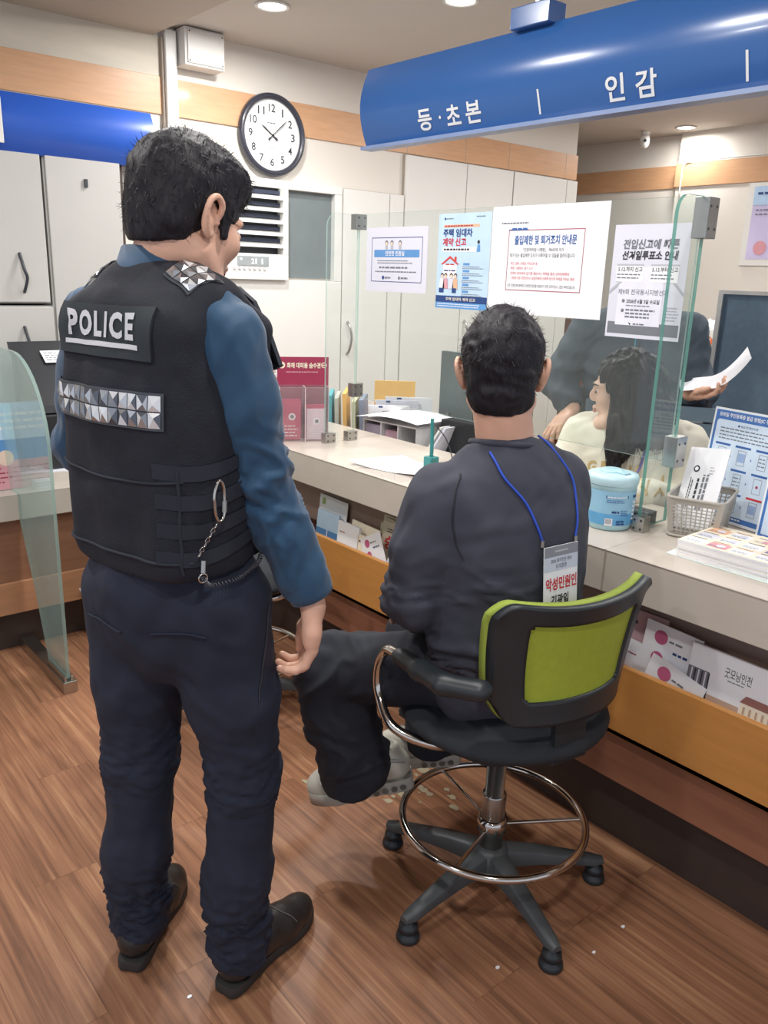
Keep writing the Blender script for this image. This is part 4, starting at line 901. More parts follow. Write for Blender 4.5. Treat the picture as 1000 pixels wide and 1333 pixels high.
# carton
t = thing('cardboard_carton', 'light brown printed carton behind the leaflets at the corner of the counters', 'carton', (1.83, 3.14, ZC + .001)); KR = M('kraft_card', (222, 186, 146), .7, var=.03)
MB().box((1.68, 3.05, ZC + .001), (1.955, 3.25, 1.20), KR).build('body', t, bevel=.002)
m = MB(); m.add([(1.68, 3.05, 1.20), (1.955, 3.05, 1.20), (1.955, 3.25, 1.20), (1.68, 3.25, 1.20), (1.68, 3.10, 1.29), (1.915, 3.10, 1.275), (1.915, 3.20, 1.275), (1.68, 3.20, 1.29)], [(0, 1, 5, 4), (1, 2, 6, 5), (2, 3, 7, 6), (4, 5, 6, 7), (3, 0, 4, 7)], KR); m.build('sloped_top', t)
m = MB(); b = Board(m, (1.68, 3.0488, .86), (1, 0, 0), UP); b.circ(.195, .305, .032, INK, .001, ry=.042); b.circ(.195, .295, .02, SKINP, .0014, ry=.028); b.rect(.163, .22, .227, .27, INK, .0012); b.lines(.06, .29, .13, .31, 1, REDP, .5); b.frame(.235, .28, .262, .31, .002, REDP, .001); b.lines(.02, .10, .2, .14, 2, REDP, .5); m.build('print', t)
# files standing behind the glass
def file_(x, y, w, h, az, lean, col, label, name='file_folder', th=.018, cat='folder'):
    r_, f_ = fr(az); m = MB(); b = Board(m, (x, y, ZF), r_, UP + f_ * lean); b.sheet(w, h, col, th); b.rect(.0, h * .75, w, h * .752, INKL); return tag(m.build(name, bevel=.0015), label, cat)
ZF = .747
G_ = 'files'
file_(2.225, 2.99, .24, .225, -50, .03, TEALP, 'teal folder, leftmost of the standing files behind the glass')
file_(2.245, 2.965, .24, .215, -50, .03, M('folder_grey', (176, 180, 172), .6), 'grey folder standing between the teal and the orange files')
file_(2.262, 2.925, .24, .238, -48, .04, M('folder_orange', (226, 172, 84), .6), 'orange paper folder, the tallest standing file', )
file_(2.290, 2.895, .24, .205, -46, .04, M('folder_khaki', (190, 186, 150), .6), 'khaki folder just right of the orange file')
file_(2.312, 2.865, .22, .215, -45, .05, M('folder_slate', (120, 130, 150), .6), 'slate blue folder beneath the upper glass clamp')
file_(2.56, 3.10, .20, .262, 40, .05, M('folder_orange2', (232, 182, 96), .6), 'wide orange envelope behind the white papers')
for i, (x, y, w, h, az, ln, lab) in enumerate(((2.46, 2.90, .22, .215, 42, .10, 'white bundle of papers leaning highest behind the organiser'), (2.415, 2.885, .20, .205, 38, .10, 'white printed papers leaning in the middle behind the organiser'), (2.375, 2.86, .19, .190, 36, .10, 'frontmost leaning white papers just above the organiser'))):
    r_, f_ = fr(az); m = MB(); b = Board(m, (x, y, ZF), r_, UP + f_ * ln - r_ * .1 * i); b.sheet(w, h, (PAPER, PAPG, PAPER)[i], .015); b.lines(.06, h - .05, w * .8, h - .02, 1, (INKN, INK, INKG)[i], .5); b.rect(w * .25, h - .012, w * .35, h - .003, INKN); tag(m.build('paper_bundle'), lab, 'papers')
t = thing('desk_organiser', 'grey metal tray organiser with papers on top behind the counter', 'organiser', (2.36, 2.60, .746)); OG = M('organiser_grey', (206, 204, 206), .4)
r_, f_ = fr(-62); A = V(2.245, 2.79, .747)
def OP(x, y, z): return A + r_ * x + f_ * y + UP * z
def bar(p, q, u, w, m, mat): 
    m.prism([p, q, q + w, p + w], u, mat)
r_ = unit(V(.04, -.36, 0)); f_ = unit(V(.36, .04, 0)); W_, D_, H_ = .31, .22, .145; m = MB()
for x in (0, .105, .205, W_): m.prism([OP(x, 0, 0), OP(x, D_, 0), OP(x, D_, H_), OP(x, 0, H_)], r_ * .006, OG)
m.prism([OP(0, 0, 0), OP(W_, 0, 0), OP(W_, D_, 0), OP(0, D_, 0)], UP * .005, OG); m.prism([OP(0, 0, H_), OP(W_, 0, H_), OP(W_, D_, H_), OP(0, D_, H_)], UP * .005, OG); m.prism([OP(0, D_, 0), OP(W_, D_, 0), OP(W_, D_, H_), OP(0, D_, H_)], f_ * .004, OG); m.build('frame', t)
MB().prism([OP(.012, .004, .008), OP(.1, .004, .008), OP(.1, .004, .13), OP(.012, .004, .13)], f_ * .15, M('organiser_violet', (150, 140, 158), .5)).build('drawer', t, bevel=.004)
MB().prism([OP(.115, .02, .008), OP(.198, .02, .008), OP(.198, .02, .115), OP(.115, .02, .115)], f_ * .15, M('organiser_pink', (196, 160, 176), .5)).build('drawer', t, bevel=.012)
tag(MB().prism([OP(.13, .012, .010), OP(.165, .012, .010), OP(.16, .012, .035), OP(.135, .012, .04)], f_ * .006, M('sticky_yellow', (222, 206, 120), .6)).build('sticky_note'), 'small yellow note inside the grey tray organiser', 'note')
m = MB(); n = 8; vs = []
for i in range(n + 1):
    for j in range(2): u = i / n; vs.append(OP(-.02 + u * .36, -.03 + j * .26, H_ + .008 + .022 * math.sin(u * 2.6) + .006))
m.add(vs, [(2 * i, 2 * i + 1, 2 * i + 3, 2 * i + 2) for i in range(n)], PAPER, True); b = Board(m, OP(.05, .03, H_ + .038), r_, f_); b.lines(.03, .03, .16, .06, 2, INK, .3, .001); tag(m.build('paper_sheet'), 'white form draped over the grey tray organiser', 'paper')
tag(MB().prism([OP(.325, .0, .0), OP(.335, .0, .0), OP(.40, .06, .16), OP(.39, .06, .16)], f_ * .18, WHITE).prism([OP(.35, -.004, .0), OP(.36, -.004, .0), OP(.425, .056, .16), OP(.415, .056, .16)], f_ * .18, PAPG).build('document_tray'), 'slanted white document tray at the right side of the grey organiser', 'tray')
rr3 = random.Random(9)
for i, (x, y, lab) in enumerate(((2.42, 2.40, 'white crumpled paper on the desk left of the monitor'), (2.55, 2.62, 'white form lying on the desk behind the pen'), (2.50, 2.28, 'white paper under the monitor edge'), (2.72, 2.85, 'large pale sheet at the back of the desk'))):
    a = rr3.uniform(0, 60); r2_, f2_ = fr(a); m = MB(); b = Board(m, V(x, y, .7475 + .0012 * i), r2_, f2_); b.sheet(.19, .26, (PAPER, PAPG, PAPER, PAPG)[i], .001); b.lines(.02, .04, .17, .24, 8, INKL, .25); tag(m.build('paper_sheet'), lab, 'paper')
S = SDF(); S.ell((2.36, 2.40, .765), (.035, .03, .02)).ell((2.39, 2.37, .77), (.028, .03, .018)); v, f = S.mesh(.005, folds(3, .006, 60)); m = MB(); m.add(v, f, PAPER); tag(m.build('crumpled_tissue'), 'crumpled white tissue on the desk beside the pen', 'tissue')
tag(MB().prism([(2.40, 2.47, .7525), (2.44, 2.45, .7525), (2.44, 2.50, .7525), (2.41, 2.51, .7525)], (0, 0, .004), M('sticky_lime', (222, 216, 70), .6)).build('sticky_pad', bevel=.001), 'bright yellow sticky pad on the desk beside the organiser', 'note')
# monitor with its back to the customers
t = thing('computer_monitor', 'dark grey computer monitor seen from behind, left of the seated man', 'monitor', (2.62, 2.42, .746)); mg = M('monitor_back', (84, 94, 96), .45, var=.04)
r_, f_ = fr(82)
def MP(x, y, z): return V(2.585, 2.645, 0) + unit(V(.05, -.56, 0)) * x + unit(V(.56, .05, 0)) * y + UP * z
def mbx(m, a, b_, mat): m.prism([MP(a[0], a[1], a[2]), MP(b_[0], a[1], a[2]), MP(b_[0], a[1], b_[2]), MP(a[0], a[1], b_[2])], MP(a[0], b_[1], a[2]) - MP(a[0], a[1], a[2]), mat)
m = MB(); mbx(m, (-.02, 0, .86), (.47, .03, 1.19), mg); m.build('back_shell', t, bevel=.004); m = MB(); mbx(m, (-.02, -.004, .84), (.47, .0, .90), BLACKP); m.build('lower_strip', t)
m = MB(); mbx(m, (-.015, .03, .85), (.465, .036, 1.185), M('screen_dark', (20, 22, 26), .1)); m.build('screen', t); m = MB(); mbx(m, (.20, -.03, .76), (.27, .0, 1.0), BLACKP); m.build('stand_neck', t, bevel=.004)
m = MB(); mbx(m, (.13, -.10, .747), (.34, .10, .76), BLACKP); m.build('stand_foot', t, bevel=.003); m = MB(); mbx(m, (.035, -.012, .88), (.05, -.004, .92), STEEL); m.build('clip', t)
m = MB(); mbx(m, (.17, -.20, .747), (.38, -.12, .93), BLACKP); tag(m.build('mini_computer', bevel=.004), 'black box computer standing under the monitor beside the seated man', 'computer')
tag(MB().box((2.475, 2.47, .747), (2.50, 2.56, .86), M('jar_violet', (120, 110, 130), .5)).box((2.474, 2.465, .747), (2.502, 2.565, .82), M('jar_pink', (196, 150, 150), .5)).build('paper_box', bevel=.003), 'small pink and violet box under the corner of the monitor', 'box')
# ---------------------------------------------------------------- brochures in the counter pocket
def broch(y0, w, z0, h, x, lean, rot, mat, label, draw=None, th=.003, name='brochure'):
    m = MB(); a = rad(rot); U = V(lean * 0, -math.cos(a), math.sin(a)); Vv = unit(V(lean, math.sin(a), math.cos(a))); b = Board(m, (x, y0, z0), U, Vv); b.sheet(w, h, mat, th)
    if draw: draw(b, w, h)
    return tag(m.build(name), label, 'brochure')
def d_lines(b, w, h): b.lines(w * .12, h * .2, w * .85, h * .4, 2, INK, .4); b.rect(w * .1, h * .78, w * .35, h * .80, INKM)
def d_pinks(b, w, h): b.circ(w * .30, h * .84, w * .12, M('print_berry', (190, 90, 128), .7)); b.lines(w * .45, h * .80, w * .75, h * .86, 1, INKG, .4); b.circ(w * .30, h * .58, w * .11, MATS['print_berry']); b.lines(w * .55, h * .68, w * .85, h * .74, 1, INKN, .5); b.lines(w * .4, h * .12, w * .7, h * .22, 2, INKG, .5)
def d_badge(b, w, h): b.rect(w * .1, h * .82, w * .22, h * .94, GREENP); b.lines(w * .45, h * .6, w * .9, h * .68, 1, INKG, .4)
def d_bank(b, w, h): b.rect(0, 0, w, h * .6, MIDB); b.rect(w * .5, 0, w * .54, h * .6, PAPER, .0008); b.lines(w * .6, h * .1, w * .95, h * .5, 3, PAPER, .3)
def d_pass(b, w, h):
    b.text(w * .06, h * .52, w * .62, h * .74, '승용', INKR, .03); b.text(w * .64, h * .52, w * .95, h * .74, '차요일제', INKN, .03); b.lines(w * .1, h * .78, w * .8, h * .86, 2, INK, .4); b.circ(w * .72, h * .32, w * .09, REDP)
def d_qr(b, w, h): b.rect(w * .55, h * .42, w * .70, h * .68, INKL); b.rect(w * .76, h * .3, w * .97, h * .62, INKB); b.lines(w * .08, h * .82, w * .3, h * .9, 1, INK, .5); b.circ(w * .3, h * .25, w * .06, GREENP); b.circ(w * .48, h * .2, w * .05, REDP); b.rect(w*.05, h*.05, w*.4, h*.16, ORP)
XP = XF + .045
broch(2.50, .175, .48, .205, XP + .04, .10, -1, PAPER, 'pale leaflet with a green square, rear left in the counter pocket', d_badge)
broch(2.47, .135, .46, .175, XP + .01, .12, 0, SKYB, 'light blue leaflet with a blue lower half at the left of the pocket', d_bank, .008)
broch(2.315, .125, .45, .178, XP - .005, .10, 0, PAPER, 'small white booklet with one line of print near the left of the pocket', d_lines, .01)
broch(2.285, .16, .47, .165, XP + .03, .12, -2, CREAMP, 'cream leaflet behind the small white booklet in the pocket', d_lines, .006)
broch(2.195, .105, .45, .155, XP - .005, .10, 0, CREAMP, 'cream card with coloured dots in the middle of the left pocket group', d_qr, .01)
for i in range(3): broch(2.145 - i * .018, .165, .46, .238 - i * .006, XP + .035 + i * .006 if 0 else XP + .052 - i * .010, .12, -1.5 * i, M('print_khaki', (200, 190, 168), .7), ('buff magazine with red headline behind the folded cards', 'second buff magazine behind the red headline one', 'front buff magazine fanned at the right of the left pocket group')[i], d_pass, .006)
broch(2.105, .12, .45, .16, XP - .005, .08, 28, PAPER, 'white card tilted sideways with a pink circle before the buff magazines', d_pinks, .002)
broch(2.07, .14, .43, .17, XP - .012, .08, -22, PAPG, 'white card tilted to the right at the end of the left pocket group', d_lines, .002)
broch(1.105, .12, .45, .235, XP + .04, .08, 0, M('print_rosy', (196, 160, 164), .7), 'rosy leaflet partly hidden by the green chair back in the pocket', d_qr)
broch(1.09, .10, .44, .175, XP + .015, .08, -4, PAPER, 'white card behind the edge of the green chair in the pocket', d_lines)
broch(1.040, .155, .47, .215, XP + .015, .08, -3, PAPER, 'white leaflet with two pink circles, rear one of the pair', d_pinks)
broch(1.035, .155, .42, .195, XP - .004, .06, -14, PAPER, 'white leaflet with pink circles tilted in front of its twin', d_pinks)
broch(.89, .05, .45, .2, XP + .03, .08, 0, ROSE, 'narrow pink leaflet edge between the two right hand brochures', None)
def d_gm(b, w, h):
    b.text(w * .36, h * .78, w * .62, h * .88, '굿모닝인천', INK, .0); b.lines(w * .40, h * .74, w * .60, h * .765, 1, INKG, .4)
    b.rect(.0, .0, w * .22, h * .76, M('print_steel', (112, 112, 120), .6))
    for i in range(6): b.poly([(w * .02 + i * w * .04, 0), (w * .03 + i * w * .04, 0), (w * .05 + i * w * .035, h * .75), (w * .035 + i * w * .035, h * .75)], (PAPG, INK)[i % 2], .0009)
    b.rect(w * .22, 0, w * .55, h * .54, M('print_tan3', (190, 160, 140), .7)); b.poly([(w * .55, h * .60), (w * .88, h * .60), (w * .83, h * .68), (w * .60, h * .68)], M('print_roof', (150, 100, 92), .7)); b.rect(w * .56, 0, w * .90, h * .60, CREAMP); 
    for i in range(5): b.rect(w * (.59 + i * .06), h * .50, w * (.61 + i * .06), h * .57, M('print_tan3'), .0012)
broch(.897, .25, .43, .245, XP - .002, .08, -1, PAPER, 'white city magazine with building photo and black Korean title in the right pocket', d_gm, .008)
# ---------------------------------------------------------------- stool chairs
LIME = M('lime_mesh', (158, 172, 48), .7, var=.05, scale=60, bump=.15, bscale=400); LIMEF = M('lime_fabric', (150, 168, 62), .75, var=.04, scale=60)
CHB = M('chair_black', (34, 40, 44), .42, var=.06); CHF = M('seat_fabric_black', (30, 34, 40), .85, var=.1, scale=80, bump=.1, bscale=300); BASEG = M('chair_base_grey', (70, 74, 76), .45, var=.08)
def make_chair(cx, cy, az, leg0, label, G=None):
    t = thing('office_stool', label, 'chair', (cx, cy, 0), G); r, f = fr(az); c = V(cx, cy, 0)
    P = lambda x, y, z: c + r * x + f * y + UP * z
    hub = MB(); hub.lathe([(.0, .05), (.045, .05), (.052, .075), (.046, .115), (.032, .125), (0, .125)], BASEG, c, 28); ho = hub.build('hub', t)
    for i in range(5):
        a = rad(leg0 + 72 * i); d = V(math.cos(a), math.sin(a), 0); s = V(-d[1], d[0], 0); m = MB(); vs = []
        prof = [(.035, .030, .118, .070), (.12, .026, .108, .072), (.21, .022, .090, .065), (.275, .019, .076, .054), (.300, .012, .070, .056)]
        for x, w, zt, zb in prof: vs += [c + d * x - s * w + UP * zb, c + d * x - s * w * .8 + UP * (zt - .004), c + d * x - s * w * .35 + UP * zt, c + d * x + s * w * .35 + UP * zt, c + d * x + s * w * .8 + UP * (zt - .004), c + d * x + s * w + UP * zb]
        fs = [(j * 6 + k, j * 6 + (k + 1) % 6, (j + 1) * 6 + (k + 1) % 6, (j + 1) * 6 + k) for j in range(4) for k in range(6)]; m.add(vs, fs, BASEG, True); m.add(vs[-6:], [tuple(range(6))], BASEG)
        lo = m.build('leg', t, bevel=.002)
        MB().lathe([(0, 0), (.026, 0), (.029, .006), (.027, .016), (.020, .020), (.020, .026), (.024, .030), (.022, .042), (.013, .046), (.012, .062), (0, .062)], CHB, c + d * .282, 20).build('glide', lo)
    m = MB().lathe([(.0, .10), (.030, .10), (.030, .27), (.0285, .275), (.024, .275), (.024, .47), (.0, .47)], STEEL, c, 28); m.build('gas_column', t)
    m = MB(); R_ = .228; m.tube([c + V(R_ * math.cos(a), R_ * math.sin(a), .205) for a in np.linspace(0, 2 * math.pi, 64, endpoint=False)], .0095, CHROME, 12, closed=True); fr_ = m.build('foot_ring', t)
    m = MB(); m.lathe([(.031, .17), (.038, .172), (.038, .20), (.031, .205)], CHROME, c, 24)
    for a in (200, 320, 80): d = V(math.cos(rad(a)), math.sin(rad(a)), 0); m.tube([c + d * .03 + UP * .185, c + d * (R_ - .004) + UP * .203], .005, CHROME, 8)
    m.build('ring_spokes', fr_)
    # seat
    S = SDF(); S.ell(P(0, -.01, .522), (.252, .240, .052), np.stack([r, f, UP], 1)); S.chain([(P(-.13, .09, .530), .042), (P(.13, .09, .530), .042)], .05); S.chain([(P(-.12, -.11, .520), .05), (P(.12, -.11, .52), .05)], .05)
    v, fc = S.mesh(.008, None, 2); m = MB(); m.add(v, fc, CHF, True); so = m.build('seat', t)
    m = MB(); m.lathe([(0, .462), (.09, .462), (.12, .478), (.20, .490), (.0, .495)], CHB, P(0, -.01, 0), 36); m.build('seat_shell', so)
    # backrest, a curved shell with a window
    def B(u, v, off=0):
        hw = .206 + .010 * v - .028 * (1 - v) ** 2; x = u * hw
        y = -.215 - .045 * v ** 1.5 + .062 * abs(u) ** 2.2 - .02 * (1 - v) ** 2; z = .608 + .272 * v + .022 * abs(u) ** 2 * v - .0 * abs(u)
        rc = max(0, abs(u) - .8) / .2
        if v > .8: z -= .035 * rc ** 2 * (v - .8) / .2
        if v < .2: z += .040 * rc ** 2 * (.2 - v) / .2
        return P(x, y - off, z)
    nu, nv = 60, 40; us = np.linspace(-1, 1, nu + 1); vs_ = np.linspace(0, 1, nv + 1)
    def shell(name, keep, o0, o1, mat, par):
        m = MB(); G0 = [[B(u, v, o0) for u in us] for v in vs_]; G1 = [[B(u, v, o1) for u in us] for v in vs_]; V0 = [p for q in G0 for p in q] + [p for q in G1 for p in q]; n = (nu + 1) * (nv + 1); ix = lambda j, i: j * (nu + 1) + i; F = []
        K = {(j, i) for j in range(nv) for i in range(nu) if keep((us[i] + us[i + 1]) / 2, (vs_[j] + vs_[j + 1]) / 2)}
        for j, i in K:
            F.append((ix(j, i), ix(j, i + 1), ix(j + 1, i + 1), ix(j + 1, i))); F.append((n + ix(j + 1, i), n + ix(j + 1, i + 1), n + ix(j, i + 1), n + ix(j, i)))
            for dj, di, a, b in ((-1, 0, ix(j, i), ix(j, i + 1)), (1, 0, ix(j + 1, i + 1), ix(j + 1, i)), (0, -1, ix(j + 1, i), ix(j, i)), (0, 1, ix(j, i + 1), ix(j + 1, i + 1))):
                if (j + dj, i + di) not in K: F.append((b, a, n + a, n + b))
        m.add(V0, F, mat, True); return m.build(name, par)
    win = lambda u, v: abs(u) < .70 and .20 < v < .86 and (max(0, abs(u) - .60) / .1 + max(0, abs(v - .53) - .28) / .05 < 1.35)
    bo = shell('backrest', lambda u, v: not win(u, v), .0, .020, CHB, t)
    shell('mesh_panel', lambda u, v: abs(u) < .78 and .14 < v < .92, .006, .012, LIME, bo)
    shell('front_cushion', lambda u, v: True, -.022, -.001, LIMEF, bo)
    m = MB(); m.prism([P(-.05, -.14, .475), P(.05, -.14, .475), P(.05, -.235, .50), P(-.05, -.235, .50)], UP * .012, CHB); m.prism([P(-.045, -.236, .50), P(.045, -.236, .50), P(.045, -.226, .64), P(-.045, -.226, .64)], f * .014, CHB); m.build('back_support', t, bevel=.003)
    for s in (-1, 1):
        x = s * (.245 if s > 0 else .282); pts = [P(s * .03, -.03, .462), P(s * .15, -.03, .468), P(s * .225, -.01, .484), P(x, .05, .515), P(x, .110, .570), P(x, .115, .635), P(x, .085, .685), P(x, .04, .697), P(x, -.07, .698), P(x - s * .05, -.20 + .07 * (s > 0), .700)]
        m = MB(); m.tube(cr(pts, 6), .0115, CHROME, 12); ao = m.build('armrest_tube', t)
        m = MB(); S = SDF(); q_ = .08 * (s > 0); S.chain([(P(x, .025, .700), .017), (P(x, -.06, .703), .021), (P(x - s * .004, -.14 + q_, .706), .022), (P(x - s * .045, -.205 + q_, .712), .023)], .01, flat=r, sc=1.25); v, fc = S.mesh(.005, None, 2); m.add(v, fc, CHB, True); m.build('armrest_pad', ao)
    return t
CH = make_chair(1.375, 1.15, 9, 181.6, 'swivel stool with lime green mesh back and chrome foot ring under the seated man')
def dup(root, loc, rotz, label):
    r = root.copy(); COL.objects.link(r); r.location = loc; r.rotation_euler = (0, 0, rotz); r['label'] = label
    for ch in list(root.children):
        c = ch.copy(); COL.objects.link(c); c.parent = r
        for g in ch.children: d = g.copy(); COL.objects.link(d); d.parent = c
    return r
dup(CH, (1.34, 2.33, 0), rad(-75), 'swivel stool with chrome foot ring half hidden behind the police officer')
# ---------------------------------------------------------------- POLICE OFFICER
NAVY = M('trouser_navy', (24, 32, 50), .85, var=.12, scale=30, bump=.12, bscale=500); SHIRT = M('shirt_blue', (23, 66, 98), .72, var=.10, scale=14, bump=.1, bscale=500, sheen=.2)
VESTM = M('vest_black', (18, 22, 34), .85, var=.15, scale=60, bump=.3, bscale=420); VESTE = M('vest_edge', (27, 32, 44), .8, var=.1)
c0 = V(.655, 1.383, 0); rt, ft = fr(76); rh, fh = fr(62)
T = lambda x, y, z: c0 + rt * x + ft * y + UP * z
Hh = lambda x, y, z: c0 + rh * x + fh * y + UP * z
HD = HF((.694, 1.362, 1.584), 80, -17, 0, 1.0)
neck = [(T(0, .0, 1.45), .062), (T(0, .012, 1.51), .056), (HD(0, -.022, -.05), .057)]
shR, elR, wrR = V(.700, 1.243, 1.385), V(.758, 1.240, 1.150), V(.838, 1.193, .925)
shL, elL, wrL = V(.600, 1.548, 1.395), V(.60, 1.66, 1.15), V(.745, 1.66, .98)
kR, kL = V(.748, 1.295, .50), V(.610, 1.487, .50); aR, aL = V(.730, 1.294, .10), V(.597, 1.500, .10)
hipR, hipL = Hh(.095, 0, .90), Hh(-.095, 0, .90)
S = SDF(); head_sdf(S, HD); S.chain(neck, .02)
v1, f1 = S.mesh(.0032, None, 1)
SH = SDF(); hd = unit(V(-.02, -.08, -1)); 
hand_sdf(SH, wrR + V(.004, -.008, -.035), unit(V(-.012, -.02, -1)), V(-.72, .55, 0), V(.55, .75, -.1), curls=(.78, .8, .72, .62), thumb=.35, base=.12)
SH.chain([(wrR + (elR - wrR) * .35, .036), (wrR, .028), (wrR + V(.004, -.008, -.035), .026)], .015, flat=V(.72, -.55, 0), sc=.85)
v2, f2 = SH.mesh(.0026, None, 1)
SL = SDF(); dl = unit(V(.9, -.3, -.35)); hand_sdf(SL, wrL + dl * .03, dl, V(.2, -.2, -1), V(.3, .9, .1), curls=(.6,) * 4); SL.chain([(elL + (wrL - elL) * .5, .036), (wrL, .027), (wrL + dl * .03, .026)], .015); v3, f3 = SL.mesh(.0034, None, 1)
SB = SDF(); SB.chain([(T(0, 0, .93), .12), (T(0, 0, 1.1), .12), (T(0, 0, 1.32), .125), (T(0, .0, 1.42), .07), (T(0, 0, 1.47), .05)], .04, flat=ft, sc=.7); SB.chain([(shL, .05), (shR, .05)], .05)
for a, b, c_ in ((shR, elR, wrR), (shL, elL, wrL)): SB.chain([(a, .048), (b, .038), (c_, .026)], .02)
for a, b, c_ in ((hipR, kR, aR), (hipL, kL, aL)): SB.chain([(a, .078), (b, .052), (c_, .036)], .04)
v4, f4 = SB.mesh(.009, None, 1)
m = MB(); [m.add(v, f, SKIN, True) for v, f in ((v1, f1), (v2, f2), (v3, f3), (v4, f4))]
OFF = tag(m.build('person', loc=(c0[0], c0[1], 0)), 'standing police officer seen from behind in blue shirt, black vest and dark trousers', 'person')
face_parts(None, HD, OFF)
# hair
def hair_cap(H, mats, person, style='short', seed=3, nst=3600, disp=.0035):
    k = H.sc; S = SDF(); S.ell(H(0, -.014, .044), V(.085, .104, .096) * k, H.R, .02)
    S.ell(H(0, -.050, -.012), V(.070, .053, .074) * k, H.R, .02)
    S.ell(H(0, .05, .082), V(.062, .055, .045) * k, H.R, .025)
    if style == 'fringe': S.ell(H(0, .078, .045), V(.058, .030, .040) * k, H.R, .02)
    S.ell(H(0, .108, -.052), V(.085, .070, .098) * k, H.R, .012, True)                     # face opening
    nz = -.016 if style == 'fringe' else 0
    if nz: S.ell(H(0, -.052, -.040), V(.064, .046, .060) * k, H.R, .02)
    S.plane(H(0, -.09, -.068 + nz), H.d(0, .30, -1)); 
    for sx in (-1, 1):
        S.ell(H(sx * .092, .000, -.012), V(.030, .028, .040) * k, H.R, .006, True)
        S.chain([(H(sx * .071, .030, .02), .012 * k), (H(sx * .071, .030, -.018), .008 * k)], .01, flat=H.r, sc=.6)
    v, f = S.mesh(.0035, lambda q: disp * rndnoise((q - H.c) @ H.R * V(1, 1, .35), 110, seed) * .25 + disp * .4 * rndnoise(q, 40, seed + 1), 1)
    m = MB(); m.add(v, f, mats, True); n = np.array([unit(q) for q in (v - H(0, -.014, .02))]); v = v - n * .0015; cw = H(-.015, -.045, .12)
    low = lambda p: (p - H.c) @ H.u > (-.01 if (p - H.c) @ H.f > 0 else -.045)
    strands(m, v, n, low, lambda p: (p - cw) + H.d(0, .02, -.04), nst, .014, .0006, mats, .02, seed)
    strands(m, v, n, lambda p: (p - H.c) @ H.u > .10, lambda p: (p - cw) + np.random.randn(3) * .05, 22, .020, .0003, mats, .5, seed + 3)
    return m.build('hair', person)
hair_cap(HD, HAIR, OFF)
# trousers
def trousers(person, chains, waist, mat, hems, seed, extra=None, vox=.0075, amp=.0045, flatdir=None):
    S = SDF(); S.chain(waist, .05, flat=flatdir, sc=.78)
    for ch in chains: S.chain(ch, .035)
    for p, n, c_, r_ in hems: S.plane(p, n, c_, r_)
    v, f = S.mesh(vox, folds(seed, amp, 14, (1, 1, .75), extra), 2); m = MB(); m.add(v, f, mat, True); return m.build('trousers', person), v, f
leg = lambda h, k, a, s: [(h, .100), (h * .5 + k * .5 + fh * .005, .089), (k, .073), (k * .45 + a * .55 - fh * .012, .068), (a + UP * .12 - fh * .014, .062), (a + UP * .03, .062), (a - UP * .02 - fh * .006, .062)]
def pool(v):  # stacked folds above the hems
    z = v[:, 2]; w = np.exp(-((z - .16) / .10) ** 2); q = rndnoise(v * V(1, 1, 2.6), 16, 77, 6, .9); return .011 * w * (1 - 2 * np.abs(np.sin(q * 1.6 + z * 38))) * .6 + .004 * np.exp(-((z - .52) / .09) ** 2) * (1 - 2 * np.abs(np.sin(q * 1.4 + z * 30)))
TR, tv, tf = trousers(OFF, [leg(hipR, kR, aR, 1), leg(hipL, kL, aL, -1)], [(Hh(0, -.005, .86), .140), (Hh(0, -.01, .93), .144), (Hh(0, 0, 1.02), .138)], NAVY, [(V(0, 0, .055), (0, 0, -1), None, None)] if 0 else [(V(0, 0, .062), (-.15, -.2, -1), aR, .18), (V(0, 0, .062), (-.15, -.2, -1), aL, .18)], 11, pool, flatdir=fh)
tt = bvh(tv, tf)
m = MB()  # back pocket welt, crease and small button
pk = conform(tt, cr([Hh(.03, -.2, .865), Hh(.085, -.2, .875), Hh(.135, -.2, .870)], 6), fh, .002, .1); m.tube(pk, .0022, NAVY, 6); m.build('pocket_seam', TR); m = MB()
pk = conform(tt, cr([Hh(-.13, -.2, .865), Hh(-.085, -.2, .870), Hh(-.03, -.2, .86)], 6), fh, .002, .1); m.tube(pk, .0022, NAVY, 6); m.build('pocket_seam', TR); m = MB()
pk = conform(tt, cr([Hh(.2, .02, .90), Hh(.2, .0, .80), Hh(.2, -.02, .72)], 6), -rh, .0015, .1); m.tube(pk, .002, BLACKP, 6)
m.build('pocket_seam', TR)
# shirt
S = SDF(); S.chain([(T(0, 0, 1.0), .150), (T(0, 0, 1.2), .150), (T(0, -.005, 1.34), .155), (T(0, -.003, 1.41), .10)], .04, flat=ft, sc=.68)
S.chain([(shL + UP * .012, .058), (T(-.08, 0, 1.435), .050), (T(0, 0, 1.455), .055), (T(.08, 0, 1.435), .050), (shR + UP * .012, .058)], .04)
S.chain([(shR, .062), (shR * .55 + elR * .45 + rt * .002, .063), (elR, .058), (elR * .5 + wrR * .5, .052), (wrR + (elR - wrR) * .16, .046), (wrR + (elR - wrR) * .03, .040), (wrR + (wrR - elR) * .06, .040)], .02)
S.chain([(shL, .066), (elL, .058), (wrL, .044)], .02)
ax_ = unit(wrR - elR); S.plane(wrR + ax_ * .012, ax_, wrR, .12); ax2 = unit(wrL - elL); S.plane(wrL, ax2, wrL, .10)
def sleeve_f(v):
    t = (v - elR) @ unit(wrR - elR); d = np.linalg.norm(np.cross(v - elR, unit(wrR - elR)), axis=1); w = np.exp(-((t - .03) / .09) ** 2) * (d < .12) * (v[:, 1] < 1.36)
    q = rndnoise(v * V(1, 1, 1.6), 20, 99, 6, .9); return .0065 * w * (1 - 2 * np.abs(np.sin(q * 1.3 + t * 34))) + .002 * np.exp(-((v[:, 2] - 1.36) / .05) ** 2) * np.sin(v[:, 0] * 70 + v[:, 2] * 30)
